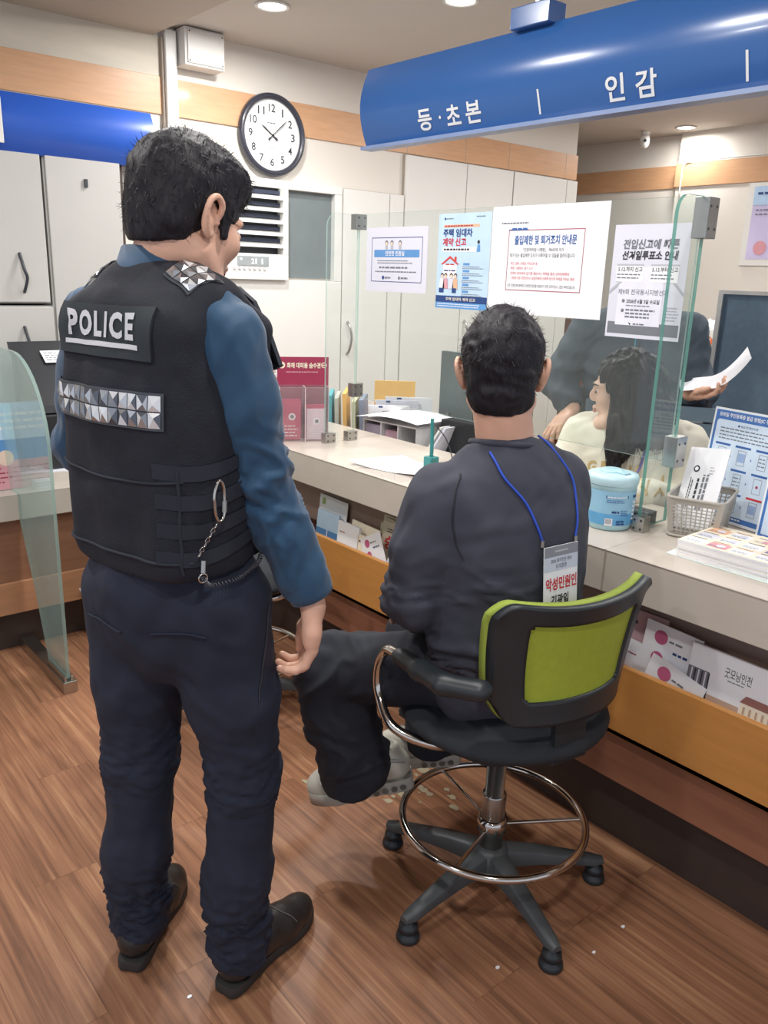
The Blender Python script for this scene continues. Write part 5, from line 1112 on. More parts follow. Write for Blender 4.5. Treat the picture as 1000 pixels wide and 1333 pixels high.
v, f = S.mesh(.0062, folds(21, .0038, 17, (1.2, 1.2, .7), sleeve_f), 2); m = MB(); m.add(v, f, SHIRT, True); SHO = m.build('shirt', OFF); st_ = bvh(v, f)
m = MB(); th = np.linspace(-.15 * math.pi, 1.15 * math.pi, 28); cc = T(0, .0, 1.468)   # standing collar
N_ = []
for k, (rr_c, dz) in enumerate(((.074, -.012), (.073, .02), (.070, .050), (.074, .053), (.082, .012), (.090, -.022))):
    for t in np.linspace(0, 2 * math.pi, 40, endpoint=False):
        q = rt * math.cos(t) * rr_c + ft * (math.sin(t) * rr_c * 1.0 + .010 * (dz > .03)); back = (1 - math.sin(t)) / 2
        N_.append(cc + q + UP * (dz * (.55 + .55 * back) + .012 * back - .012 * (1 - back)))
m.add(N_, [(a * 40 + i, a * 40 + (i + 1) % 40, (a + 1) * 40 + (i + 1) % 40, (a + 1) * 40 + i) for a in range(5) for i in range(40)], SHIRT, True); m.build('collar', SHO)
m = MB(); sl = unit(wrR - elR); a_ = unit(np.cross(sl, UP)); b_ = np.cross(sl, a_)
ring = lambda d, r_: [wrR + sl * d + (a_ * math.cos(t) + b_ * math.sin(t)) * r_ for t in np.linspace(0, 2 * math.pi, 36, endpoint=False)]
rows = [ring(-.055, .041), ring(-.055, .0435), ring(.0, .0435), ring(.014, .0430), ring(.014, .038)]
m.add([p for q in rows for p in q], [(a * 36 + i, a * 36 + (i + 1) % 36, (a + 1) * 36 + (i + 1) % 36, (a + 1) * 36 + i) for a in range(4) for i in range(36)], SHIRT, True); cf = m.build('cuff', SHO)
m = MB(); cw_ = M('cuff_mark', (150, 165, 185), .6); vdir = unit(V(.35, -.92, 0))
u0 = unit(vdir - sl * (vdir @ sl)); w0 = np.cross(sl, u0)
for i in range(4):
    a = -.10 + i * .14; q = u0 * math.cos(a) + w0 * math.sin(a); tq = np.cross(sl, q); p = wrR + q * .0442 - sl * .012
    for s in (1,): m.add([p - tq * .0018, p + tq * .0018, p + tq * .0018 - sl * .016, p - tq * .0018 - sl * .016], [(0, 1, 2, 3), (3, 2, 1, 0)], cw_)
m.build('cuff_marks', cf)
# vest
S = SDF()
for a in ([(T(0, 0, 1.0), .170), (T(0, 0, 1.13), .172), (T(0, -.002, 1.27), .174), (T(0, -.002, 1.375), .160)],): S.chain(a, .03, flat=ft, sc=.80)
S.chain([(T(-.105, -.075, 1.02), .055), (T(-.110, -.070, 1.40), .050)], .04); S.chain([(T(.105, -.075, 1.02), .055), (T(.110, -.070, 1.40), .050)], .04)
S.chain([(T(-.09, .10, 1.02), .05), (T(-.09, .105, 1.34), .05)], .04); S.chain([(T(.09, .10, 1.02), .05), (T(.09, .105, 1.34), .05)], .04)
for sx in (-1, 1): S.chain([(T(sx * .105, -.075, 1.41), .034), (T(sx * .108, -.02, 1.458), .022), (T(sx * .108, .04, 1.455), .022), (T(sx * .10, .115, 1.40), .034)], .03, flat=rt, sc=1.3)
S.chain([(T(-.07, -.085, 1.425), .030), (T(.07, -.085, 1.425), .030)], .03)
S.chain([(T(0, .02, 1.50), .076)] * 2, .02, cut=True)
for sx in (-1, 1): S.chain([(T(sx * .235, -.005, 1.34), .085), (T(sx * .225, .0, 1.26), .055)], .02, flat=rt, sc=.75, cut=True)
S.plane(T(0, 0, 1.0) - UP * .015, -UP + ft * .05)
v, f = S.mesh(.006, folds(31, .0022, 16), 2); m = MB(); m.add(v, f, VESTM, True); VEST = m.build('vest', OFF); vt = bvh(v, f)
back = lambda x, z: T(x, -.22, z)
def vgrid(x0, z0, x1, z1, nx, nz, skew=0): return [back(x0 + (x1 - x0) * i / nx, z0 + (z1 - z0) * j / nz + skew * (i / nx - .5)) for j in range(nz + 1) for i in range(nx + 1)]
def patch(pts, nx, nz, d, mat, lift, th, name, par, mat2=None):
    A = conform(vt, pts, d, lift, .06); B_ = conform(vt, pts, d, .0, .06); n = (nx + 1) * (nz + 1); m = MB(); F = [(j * (nx + 1) + i, j * (nx + 1) + i + 1, (j + 1) * (nx + 1) + i + 1, (j + 1) * (nx + 1) + i) for j in range(nz) for i in range(nx)]
    m.add(A, F, mat, True); bd = [i for i in range(nx + 1)] + [j * (nx + 1) + nx for j in range(1, nz + 1)] + [nz * (nx + 1) + i for i in range(nx - 1, -1, -1)] + [j * (nx + 1) for j in range(nz - 1, 0, -1)]
    m.add(list(A[bd]) + list(B_[bd]), [(k, (k + 1) % len(bd), (k + 1) % len(bd) + len(bd), k + len(bd)) for k in range(len(bd))], mat2 or mat); return m.build(name, par), A
px0, px1, pz0, pz1 = -.122, .120, 1.358, 1.440
PT, _ = patch(vgrid(px0, pz0, px1, pz1, 16, 6), 16, 6, ft, M('patch_dark', (28, 38, 44), .7), .006, .006, 'name_patch', VEST, VESTE)
WHT = M('reflective_white', (206, 208, 212), .5, var=.06, scale=300)
def flat_to_back(m, x0, z0):
    for i, v_ in enumerate(m.v): m.v[i] = conform(vt, [back(x0 + q[0], z0 + q[1]) for q in v_], ft, .0075 + 0, .06)
m = MB(); b = Board(m, (0, 0, 0), (1, 0, 0), (0, 1, 0))
lw = [('P', .012, .040), ('O', .045, .083), ('L', .089, .110), ('I', .116, .122), ('C', .129, .160), ('E', .167, .190)]
W0 = px1 - px0
for ch, xa, xb in lw: b.text(.022 + xa * .98, .031, .022 + xb * .98, .072, ch, WHT, .045)
for i in range(12): b.rect(.024 + i * (W0 - .048) / 12, .016, .024 + (i + 1) * (W0 - .048) / 12, .024, WHT)
flat_to_back(m, px0, pz0); m.build('police_lettering', PT)
# reflective strip of faceted tiles
def tiles(pts_fn, nx, nz, d, name, par, lift=.006):
    m = MB(); sv = [M('reflector_a', (200, 202, 205), .22, .85, var=.1), M('reflector_b', (150, 154, 160), .28, .8), M('reflector_c', (232, 234, 236), .3, .5), M('reflector_d', (100, 104, 112), .3, .8)]; rs = random.Random(5)
    A = conform(vt, [pts_fn(i / nx, j / nz) for j in range(nz + 1) for i in range(nx + 1)], d, lift, .06).reshape(nz + 1, nx + 1, 3)
    for j in range(nz):
        for i in range(nx):
            a, b_, c_, e = A[j, i], A[j, i + 1], A[j + 1, i + 1], A[j + 1, i]; ce = (a + b_ + c_ + e) / 4; q = [ce + (p - ce) * .92 for p in (a, b_, c_, e)]; n = unit(np.cross(b_ - a, e - a)); n = n if n @ np.array(d) < 0 else -n
            ap = ce + n * .0035 + (b_ - a) * rs.uniform(-.2, .2) + (e - a) * rs.uniform(-.2, .2)
            for k in range(4): m.add([q[k], q[(k + 1) % 4], ap], [(0, 1, 2)], rs.choice(sv))
    o = m.build(name, par); nx2, nz2 = 18, 3
    e = MB(); dark = M('reflector_edge', (60, 64, 72), .4)
    vs = conform(vt, [pts_fn(-.01 + 1.02 * i / nx2, -.06 + 1.12 * j / nz2) for j in range(nz2 + 1) for i in range(nx2 + 1)], d, lift - .002, .06)
    e.add(vs, [(j * (nx2 + 1) + i, j * (nx2 + 1) + i + 1, (j + 1) * (nx2 + 1) + i + 1, (j + 1) * (nx2 + 1) + i) for j in range(nz2) for i in range(nx2)], dark, True); e.build('backing', o)
tiles(lambda u, w: back(-.150 + .285 * u, 1.252 + .054 * w), 14, 2, ft, 'reflective_strip', VEST)
for sx in (-1, 1):
    tiles(lambda u, w: T(sx * .108 + (u - .5) * .056, -.058 + .070 * w, 1.6), 3, 4, -UP, 'shoulder_reflector', VEST, .005)
# side webbing, panel seams, hem band
m = MB()
for k in range(4):
    z = 1.175 - k * .050; p = [T(.245, y, z + .012 * math.sin(y * 20)) for y in np.linspace(-.13, .11, 10)]
    lo = conform(vt, p, -rt, .004, .05); hi = conform(vt, [q + UP * .026 for q in p], -rt, .004, .05); m.add(list(lo) + list(hi), [(i, i + 1, 11 + i, 10 + i) for i in range(9)], VESTE, True)
m.build('side_webbing', VEST)
m = MB(); m.tube(conform(vt, [back(.150, z) for z in np.linspace(1.0, 1.18, 12)], ft, .002, .06), .003, VESTE, 6); m.tube(conform(vt, [back(x, 1.02) for x in np.linspace(-.16, .16, 20)], ft, .002, .06), .003, VESTE, 6)
m.tube(conform(vt, [back(x, 1.165 - .01 * math.cos(x * 9)) for x in np.linspace(-.16, .155, 20)], ft, .002, .06), .0025, VESTE, 6); m.build('seam_piping', VEST)
# front shoulder flap standing off the chest with a D shaped slot
m = MB(); fl = [T(.02, .115, 1.478), T(.075, .105, 1.474), T(.105, .115, 1.45), T(.130, .130, 1.39), T(.142, .145, 1.335), T(.118, .152, 1.325), T(.07, .155, 1.38), T(.02, .150, 1.44)]
m.prism(fl, ft * .014 - rt * .004, VESTM, VESTE); fo = m.build('front_flap', VEST, bevel=.003)
m = MB(); m.disc(T(.085, .104, 1.444), .010, -ft + UP * .25, M('flap_slot', (190, 195, 200), .5), 20, .019); m.build('flap_slot', fo)
# carabiner and coil leash hanging on the vest side
def VS(y, z, l=.012): return conform(vt, [T(.25, y, z)], -rt, l, .05)[0]
t = thing('key_leash', 'steel carabiner with chain and coiled leash hanging on the side of the officer vest', 'carabiner', VS(-.02, 1.0)); ns = rt
m = MB(); c_ = VS(-.055, 1.125, .018); q = [c_ + ft * x + UP * z for x, z in ((-.010, .020), (.0, .040), (.010, .030), (.012, .0), (.010, -.022), (.0, -.030), (-.008, -.018), (-.010, .0))]; m.tube(cr(q, 5, True), .0026, CHROME, 8, closed=True); m.tube([c_ + ft * .012 + UP * .004, c_ + ft * .011 - UP * .016], .0048, STEEL, 10); m.build('carabiner', t)
m = MB(); p0 = VS(-.055, 1.09, .014); p1 = VS(-.085, 1.035, .014)
for i in range(7):
    a = p0 + (p1 - p0) * i / 7; b_ = p0 + (p1 - p0) * (i + 1) / 7; s_ = unit(np.cross(b_ - a, rt)) * .0035 * (1 if i % 2 else .3); m.tube(cr([a + s_, (a + b_) / 2 + s_ * 1.4, b_ + s_, (a + b_) / 2 - s_], 4, True), .0009, CHROME, 6, closed=True)
m.build('chain', t)
m = MB(); p2 = VS(-.078, 1.028, .014); p3 = p2 + V(-.004, -.004, -.03); m.tube([p2, p2 + (p3 - p2) * .7], .0048, STEEL, 10); m.tube([p3 + V(.008 * math.cos(a), 0, .008 * math.sin(a)) for a in np.linspace(0, 6.28, 16, endpoint=False)], .0016, CHROME, 6, closed=True); m.build('connector', t)
m = MB(); pth = cr([p3, VS(-.06, .985, .016), VS(-.02, .960, .018), VS(.02, .975, .018), VS(.055, .995, .016), VS(.07, 1.03, .012)], 40); q = []
Tn = 0
for i, p in enumerate(pth):
    tg = unit(pth[min(i + 1, len(pth) - 1)] - pth[max(i - 1, 0)]); u_ = unit(np.cross(tg, rt)); w_ = np.cross(tg, u_); a = i * 1.25; q.append(p + (u_ * math.cos(a) + w_ * math.sin(a)) * .0042)
m.tube(q, .0011, M('coil_dark', (88, 90, 96), .3, .6), 5); m.build('coil', t)
# shoes
SHL = M('shoe_black', (36, 33, 32), .42, var=.15, scale=60, bump=.1, bscale=200); SHS = M('shoe_sole_black', (46, 44, 42), .7); SHT = M('shoe_stitch', (96, 90, 84), .6)
shoe_geo(OFF, (.672, 1.268, .001), (.672 + .30 * math.sin(rad(72)), 1.268 + .30 * math.cos(rad(72)), .001), (SHL, SHS, SHT)); shoe_geo(OFF, (.540, 1.450, .001), (.540 + .295 * math.sin(rad(47)), 1.450 + .295 * math.cos(rad(47)), .001), (SHL, SHS, SHT))
# ---------------------------------------------------------------- SEATED MAN
SWEAT = M('sweatshirt_charcoal', (56, 58, 70), .88, var=.08, scale=22, bump=.12, bscale=420); PANT = M('pants_black', (26, 29, 38), .9, var=.12, scale=22, bump=.1, bscale=400)
r9, f9 = fr(16); c9 = V(1.325, 1.13, 0); Q = lambda x, y, z: c9 + r9 * x + f9 * y + UP * z
HM = HF((1.302, 1.158, 1.312), 50, -4, 1.5, 1.0)
mL, eL, wL = V(1.165, 1.185, 1.055), V(1.115, 1.205, .835), V(1.285, 1.335, .725)
mR, eR, wR = V(1.452, 1.105, 1.07), V(1.640, 1.40, .945), V(1.765, 1.70, .925)
hL, hR = V(1.270, 1.15, .635), V(1.41, 1.16, .635); nL, nR = V(1.110, 1.495, .550), V(1.44, 1.52, .545); kLa, kRa = V(1.145, 1.43, .30), V(1.40, 1.40, .30)
S = SDF(); head_sdf(S, HM); S.chain([(Q(-.01, .0, 1.10), .062), (HM(0, -.03, -.05), .060)], .02); v1, f1 = S.mesh(.0034, None, 1)
SR = SDF(); dR = unit(V(.10, .165, .0)); hand_sdf(SR, wR + dR * .02, dR, V(.6, -.25, -.45), V(-.3, .2, .9), curls=(.45, .5, .5, .5), thumb=.6); SR.chain([(eR + (wR - eR) * .5, .036), (wR, .028), (wR + dR * .02, .027)], .015); v2, f2 = SR.mesh(.0028, None, 1)
dL = unit(V(.25, .8, -.25)); SL = SDF(); hand_sdf(SL, wL + dL * .02, dL, V(.1, -.1, -1), V(.8, .2, .1), curls=(.5,) * 4); SL.chain([(eL + (wL - eL) * .5, .036), (wL, .027), (wL + dL * .02, .026)], .015); v3, f3 = SL.mesh(.0034, None, 1)
S = SDF(); S.chain([(Q(0, 0, .66), .12), (Q(0, 0, .85), .11), (Q(0, 0, 1.0), .12), (Q(0, 0, 1.10), .06)], .04, flat=f9, sc=.7); S.chain([(mL, .045), (mR, .045)], .04)
for a, b, c_ in ((mL, eL, wL), (mR, eR, wR)): S.chain([(a, .045), (b, .036), (c_, .026)], .02)
for a, b, c_ in ((hL, nL, kLa), (hR, nR, kRa)): S.chain([(a, .075), (b, .050), (c_, .036), (c_ - UP * .04, .034)], .03)
v4, f4 = S.mesh(.009, None, 1); m = MB(); [m.add(v, f, SKIN, True) for v, f in ((v1, f1), (v2, f2), (v3, f3), (v4, f4))]
MAN = tag(m.build('person', loc=(c9[0], c9[1], .57)), 'man in charcoal sweatshirt sitting on the lime green stool with his back to us', 'person'); face_parts(None, HM, MAN)
hair_cap(HM, HAIR, MAN, 'fringe', 8, 3600, .004)
# sweatshirt
S = SDF(); S.chain([(Q(0, -.01, .66), .172), (Q(0, -.01, .80), .174), (Q(-.005, -.008, .93), .176), (Q(-.005, -.008, 1.02), .162), (Q(-.01, -.005, 1.075), .11)], .05, flat=f9, sc=.70)
S.chain([(mL - UP * .005, .068), (Q(-.005, -.02, 1.085), .064), (mR - UP * .005, .064)], .05); S.chain([(Q(-.01, -.0, 1.10), .078), (V(1.298, 1.135, 1.165), .064)], .03)
S.chain([(mL, .072), (mL * .5 + eL * .5 - r9 * .006, .070), (eL, .064), (eL * .5 + wL * .5, .056), (wL, .044)], .02); S.chain([(mR, .068), (eR, .058), (wR, .040)], .02)
S.plane(Q(-.01, 0, 1.172), UP + f9 * .35, Q(0, 0, 1.17), .10)
def sw(v):
    t = v[:, 2]; dl = np.linalg.norm(v - eL, axis=1); w1 = np.exp(-(dl / .10) ** 2); w2 = np.exp(-((t - .70) / .07) ** 2); side = np.exp(-(((v - Q(-.12, -.12, .84)) ** 2).sum(1) / .09 ** 2))
    q = rndnoise(v * V(1, 1, 1.5), 15, 55, 6, .9); return .006 * w1 * (1 - 2 * np.abs(np.sin(q + (v - eL) @ unit(V(.1, .4, 1)) * 28))) + .008 * w2 * (1 - 2 * np.abs(np.sin(q * 1.5 + t * 30))) + .008 * side * (1 - 2 * np.abs(np.sin(q + (v @ unit(V(.8, -.2, 1))) * 22)))
v, f = S.mesh(.0068, folds(41, .0042, 12, (1, 1, .8), sw), 2); m = MB(); m.add(v, f, SWEAT, True); SWO = m.build('sweatshirt', MAN); bt = bvh(v, f)
SEAM = M('sweatshirt_seam', (36, 38, 46), .9)
m = MB(); nb = V(0, 0, 0) + HM(0, -.03, -.093); m.tube(conform(bt, [nb + (r9 * math.cos(t) * .068 + f9 * math.sin(t) * .066) - UP * .003 for t in np.linspace(math.pi * .98, math.pi * 2.02, 26)], -UP * .2 + f9 * .0 + unit(V(0, 0, -1)) * .8, .0, .05) if 0 else [V(1.299, 1.136, 1.168) + HM.r * V(1, 1, 0) * math.cos(t) * .070 + unit(HM.f * V(1, 1, 0)) * (math.sin(t) * .068) + UP * (.0 - .012 * math.sin(t)) for t in np.linspace(0, 2 * math.pi, 40, endpoint=False)], .0075, SWEAT, 8, closed=True); m.build('collar_rib', SWO)
m = MB(); arm = unit(eL - mL); u1 = unit(np.cross(arm, V(0, 1, 0))); w1 = np.cross(arm, u1)
pp = cr([Q(-.150, -.2, 1.118), Q(-.172, -.2, 1.09), Q(-.180, -.2, 1.04), Q(-.172, -.2, .99), Q(-.158, -.2, .95)], 8); m.tube(conform(bt, pp, f9, .0008, .1), .0022, SEAM, 6)
m.build('sleeve_seam', SWO)
# pants
lg = lambda h, k, a: [(h, .108), (h * .5 + k * .5, .105), (k, .094)]
S = SDF(); S.chain([(Q(0, .01, .64), .155), (Q(0, .0, .70), .150)], .04, flat=f9, sc=.85)
S.chain([(hL, .088), (hL * .5 + nL * .5 + UP * .005 + V(.012, 0, 0), .086), (nL + UP * .005, .087)], .03); S.chain([(nL, .086), (nL * .5 + kLa * .5, .088), (kLa + V(.0, 0, .02), .088), (kLa - UP * .03, .086)], .03, flat=unit(V(.5, .6, 0)), sc=1.0)
S.chain([(hR, .105), (nR, .085)], .03); S.chain([(nR, .084), (kRa, .070), (kRa - UP * .02, .066)], .03)
S.plane(V(0, 0, .268), (.1, -.1, -1))
def pf(v):
    d = np.linalg.norm(v - nL, axis=1); q = rndnoise(v, 16, 66, 6, .9); return .008 * np.exp(-(d / .14) ** 2) * (1 - 2 * np.abs(np.sin(q + (v - nL) @ unit(V(-.6, .5, .8)) * 24))) + .007 * np.exp(-((v[:, 2] - .36) / .08) ** 2) * (1 - 2 * np.abs(np.sin(q * 1.3 + v[:, 2] * 26)))
v, f = S.mesh(.0075, folds(51, .005, 12, (1, 1, 1), pf), 2); m = MB(); m.add(v, f, PANT, True); m.build('trousers', MAN)
SH1 = M('sneaker_ivory', (188, 184, 170), .6, var=.06); SH2 = M('sneaker_sole', (176, 172, 160), .6)
shoe_geo(MAN, (1.300, 1.365, .218), (1.085, 1.530, .160), (SH1, SH2, SEAM), 'sneaker', 'sneaker'); shoe_geo(MAN, (1.470, 1.360, .222), (1.262, 1.545, .190), (SH1, SH2, SEAM), 'sneaker', 'sneaker')
# lanyard and badge worn on his back
t = thing('lanyard_badge', 'blue lanyard with name badge hanging down the back of the seated man', 'badge', Q(.0, -.16, .86)); LB = M('lanyard_blue', (36, 76, 190), .5)
top = V(1.303, 1.005, .985)
bx = conform(bt, [V(1.302, .93, .97), V(1.302, .93, .85)], V(0, 1, 0), .006, .1); 
def bpt(x, y, z): return conform(bt, [V(x, y, z)], unit(V(.35, .94, 0)), .0035, .12)[0]
L1 = [HM(-.075, .01, -.095), HM(-.078, -.03, -.088), bpt(1.225, .98, 1.12)]
m = MB()
a0 = [bpt(x, .93, z) for x, z in ((1.158, 1.162), (1.163, 1.145), (1.175, 1.115), (1.215, 1.07), (1.240, 1.02), (1.252, .992))]
a1 = [V(1.358, 1.095, 1.186), V(1.362, 1.062, 1.168)] + [bpt(x, .93, z) for x, z in ((1.352, 1.11), (1.358, 1.06), (1.356, 1.02), (1.350, .988))]
m.tube(cr(a0, 6), .0026, LB, 8); m.build('cord', t); m = MB(); m.tube(cr(a1, 6), .0026, LB, 8); m.build('cord', t)
A0, A1 = a0[-1], a1[-1]; U = unit(V(A1[0] - A0[0], A1[1] - A0[1], 0)); Nn = np.cross(U, UP); wd = .098; O = (A0 + A1) / 2 - U * wd / 2 + Nn * .022 - UP * .150; O = O - Nn * 0
m = MB()
for P_ in (A0, A1): m.tube([P_ + UP * .002, P_ - UP * .012], .0042, STEEL, 8)
m.build('metal_clips', t)
m = MB(); b = Board(m, O, U, unit(UP - Nn * .10)); b.sheet(wd, .140, PAPER, .0025); b.rect(.0, .118, wd, .140, M('badge_top', (130, 134, 144), .4), .0004); b.rect(.0, .088, wd, .118, M('badge_band', (196, 204, 220), .5), .0004)
b.text(.018, .105, wd - .02, .114, '2026 특이민원 대비', INK, .0); b.text(.032, .092, wd - .034, .102, '모의훈련', INK, .0); b.text(.004, .046, wd - .003, .074, '악성민원인', INKR, .03); b.text(.020, .010, wd - .026, .036, '김광일', INK, .03); b.rect(.03, .127, .068, .131, INKL, .0008); m.build('badge_card', t)
# ---------------------------------------------------------------- WOMAN CLERK
CREAMJ = M('jacket_cream', (228, 222, 204), .85, var=.04, scale=16); LETT = M('jacket_letters', (196, 168, 112), .6)
rc, fc_ = fr(-118); cc = V(2.38, 1.52, 0); W_ = lambda x, y, z: cc + rc * x + fc_ * y + UP * z
HW = HF((2.315, 1.530, 1.172), -38, -6, 0, .98)
sR, sL = W_(.165, 0, 1.0), W_(-.165, 0, 1.0); qR, qL = W_(.215, .05, .80), W_(-.235, .02, .80); zR, zL = V(2.13, 1.62, .885), V(2.15, 1.37, .885)
S = SDF(); head_sdf(S, HW, True); S.chain([(W_(0, 0, 1.02), .048), (HW(0, -.02, -.05), .047)], .02); v1, f1 = S.mesh(.0034, None, 1)
S = SDF(); dz = unit(V(-.75, -.1, .05)); hand_sdf(S, zR + dz * .01, dz, V(0, 0, -1), V(.1, .9, 0), curls=(.35, .4, .4, .45), thumb=.2, sc=.92); S.chain([(qR * .4 + zR * .6, .032), (zR, .024), (zR + dz * .01, .023)], .01); dz2 = unit(V(-.8, .2, 0)); hand_sdf(S, zL + dz2 * .01, dz2, V(0, 0, -1), V(0, -1, 0), sc=.92); S.chain([(qL * .4 + zL * .6, .032), (zL, .024), (zL + dz2 * .01, .023)], .01); v2, f2 = S.mesh(.0034, None, 1)
S = SDF(); S.chain([(W_(0, -.02, .52), .13), (W_(0, 0, .75), .105), (W_(0, 0, .95), .11), (W_(0, 0, 1.04), .05)], .04, flat=fc_, sc=.7); S.chain([(sR, .04), (sL, .04)], .04)
for a, b, c_ in ((sR, qR, zR), (sL, qL, zL)): S.chain([(a, .04), (b, .034), (c_, .024)], .02)
for s in (-1, 1): S.chain([(W_(s * .09, -.06, .52), .08), (W_(s * .09, .14, .52), .06), (W_(s * .08, .02, .10), .04), (W_(s * .08, .10, .05), .03)], .03)
v3, f3 = S.mesh(.010, None, 1); m = MB(); [m.add(v, f, SKIN2, True) for v, f in ((v1, f1), (v2, f2), (v3, f3))]
WOM = tag(m.build('person', loc=(cc[0], cc[1], .5)), 'seated woman clerk with long dark hair and cream jacket looking left behind the glass', 'person'); face_parts(None, HW, WOM)
S = SDF(); S.chain([(W_(0, 0, .60), .165), (W_(0, 0, .80), .170), (W_(0, 0, .95), .165), (W_(0, 0, 1.03), .09)], .05, flat=fc_, sc=.72); S.chain([(sR, .068), (W_(0, 0, 1.035), .06), (sL, .068)], .05)
for a, b, c_ in ((sR, qR, zR), (sL, qL, zL)): S.chain([(a, .070), (b, .072), (c_ * .8 + b * .2, .052), (c_, .038)], .02)
S.plane(zR, unit(zR - qR), zR, .08); S.plane(zL, unit(zL - qL), zL, .08)
v, f = S.mesh(.007, folds(61, .006, 13), 2); m = MB(); m.add(v, f, CREAMJ, True); JO = m.build('jacket', WOM); jt = bvh(v, f)
m = MB(); b = Board(m, (0, 0, 0), (1, 0, 0), (0, 1, 0))
for i, (ch, dy) in enumerate(zip('GIANNA', (0, .004, .008, .004, -.014, -.020))): x0 = -.125 + i * .045; b.text(x0, .90 + dy, x0 + .030, .938 + dy, ch, LETT, .03)
m.v = [conform(jt, [W_(-q[0], .3, q[1]) for q in v_], -fc_, .003, .1) for v_ in m.v]
m.tube(conform(jt, [W_(0.0 + .002 * math.sin(z * 50), .3, z) for z in np.linspace(.66, 1.0, 24)], -fc_, .002, .1), .0025, M('zip_cream', (204, 198, 180), .5), 6)
a = conform(jt, [W_(-.205, .3, .965)], -fc_, .004, .1)[0]; m.disc(a, .017, fc_, INK, 20); m.disc(a + fc_ * .0008, .0145, fc_, CREAMJ, 20); m.disc(a + fc_ * .0016, .006, fc_, INK, 12); m.build('jacket_emblems', JO)
t = thing('staff_lanyard', 'violet staff lanyard with small card hanging on the front of the woman clerk', 'lanyard', W_(.0, .14, .80)); VI = M('lanyard_violet', (110, 104, 160), .6)
m = MB()
for s, e in ((.05, .015), (-.05, -.02)): m.tube(conform(jt, cr([W_(s, .3, 1.02), W_(s * .9, .3, .95), W_(e, .3, .86)], 6), -fc_, .004, .1), .0045, VI, 6)
m.build('strap', t); e_ = conform(jt, [W_(0, .3, .82)], -fc_, .008, .1)[0]; m = MB(); b = Board(m, e_ - (-rc) * .028 - UP * .05, -rc, UP); b.sheet(.056, .09, PAPG, .002); b.lines(.006, .01, .05, .07, 4, VI, .5); m.build('id_card', t)
# long hair
k = HW.sc; S = SDF(); S.ell(HW(0, -.018, .040), V(.083, .102, .090), HW.R, .02)
for sx in (1, -1):
    S.ell(HW(sx * .086, -.018, -.002), (.028, .044, .055), HW.R, .02); S.chain([(HW(sx * .058, .022, .05), .034), (HW(sx * .076, .012, -.03), .032), (HW(sx * .082, .012, -.10), .040), (HW(sx * .088, .025, -.18), .038), (HW(sx * .09, .04, -.24), .018)], .02)
S.chain([(HW(.05, .05, -.13), .026), (HW(.055, .06, -.20), .030), (HW(.05, .06, -.25), .012)], .02)
S.chain([(HW(0, -.09, .02), .045), (HW(0, -.10, -.07), .055), (HW(.0, -.095, -.15), .055), (HW(.01, -.085, -.22), .03)], .03, flat=HW.r, sc=1.35); S.chain([(HW(.05, -.06, -.03), .045), (HW(.055, -.05, -.16), .045), (HW(.05, -.04, -.24), .02)], .03); S.chain([(HW(-.05, -.06, -.03), .045), (HW(-.05, -.04, -.16), .04)], .03)
S.ell(HW(.0, .112, -.040), (.056, .075, .098), HW.R, .012, True)
lf_ = lambda q: .006 * rndnoise((q - HW.c) @ HW.R * V(1.5, 1.5, .25), 55, 7)
v, f = S.mesh(.0045, lf_, 1); m = MB(); m.add(v, f, HAIR2, True); n = vnorm(v, f); strands(m, v, n, lambda p: True, lambda p: HW.d(0, 0, -1) + .4 * (p - HW(0, -.02, .13)) / .1 * ((p - HW.c) @ HW.u > .05), 1500, .06, .0009, HAIR2, .2, 5); m.build('hair', WOM)
# her chair
BG = M('chair_blue_grey', (92, 110, 124), .6, var=.06)
t = thing('office_chair', 'blue-grey office chair with ribbed back behind the woman clerk', 'chair', (2.55, 1.52, 0)); rk, fk = fr(-118); ck = V(2.50, 1.56, 0); K_ = lambda x, y, z: ck + rk * x + fk * y + UP * z
S = SDF(); S.ell(K_(0, 0, .44), (.24, .23, .05), np.stack([rk, fk, UP], 1)); v, f = S.mesh(.012, None, 1); m = MB(); m.add(v, f, BG, True); m.build('seat', t)
for i in range(9): 
    z = .56 + i * .058; MB().prism([K_(-.24, -.20 - i * .008, z), K_(.24, -.20 - i * .008, z), K_(.24, -.20 - i * .008, z + .05), K_(-.24, -.20 - i * .008, z + .05)], -fk * .02, BG).build('back_slat', t, bevel=.004)
MB().tube([K_(-.2, -.24, .5), K_(-.2, -.30, 1.10)], .012, DARKP, 8).tube([K_(.2, -.24, .5), K_(.2, -.30, 1.10)], .012, DARKP, 8).tube([K_(0, -.05, .06), K_(0, -.05, .42)], .025, DARKP, 12).build('frame', t)
m = MB()
for i in range(5): a = rad(72 * i + 10); m.tube([K_(0, -.05, .08), K_(.27 * math.cos(a), -.05 + .27 * math.sin(a), .045)], [.022, .014], DARKP, 8); m.lathe([(0, -.045), (.022, -.04), (.026, -.02), (.02, 0), (0, .004)], DARKP, K_(.27 * math.cos(a), -.05 + .27 * math.sin(a), .046), 12)
m.build('star_base', t)
tag(MB().box((2.47, 2.13, .747), (2.54, 2.20, .86), WHITE).box((2.45, 2.12, .86), (2.56, 2.21, .875), WHITE).build('small_stand', bevel=.003), 'small white plastic stand on the desk left of the standing man', 'stand')
t = thing('laptop', 'thin silver laptop edge beneath the hand of the woman clerk', 'laptop', (2.13, 1.55, ZC + .001)) if 0 else None
tag(MB().box((2.03 + .02, 1.44, ZC + .001), (2.17, 1.60, ZC + .012), STEEL).build('laptop', bevel=.003), 'thin silver laptop on the worktop beside the hand of the woman clerk', 'laptop')
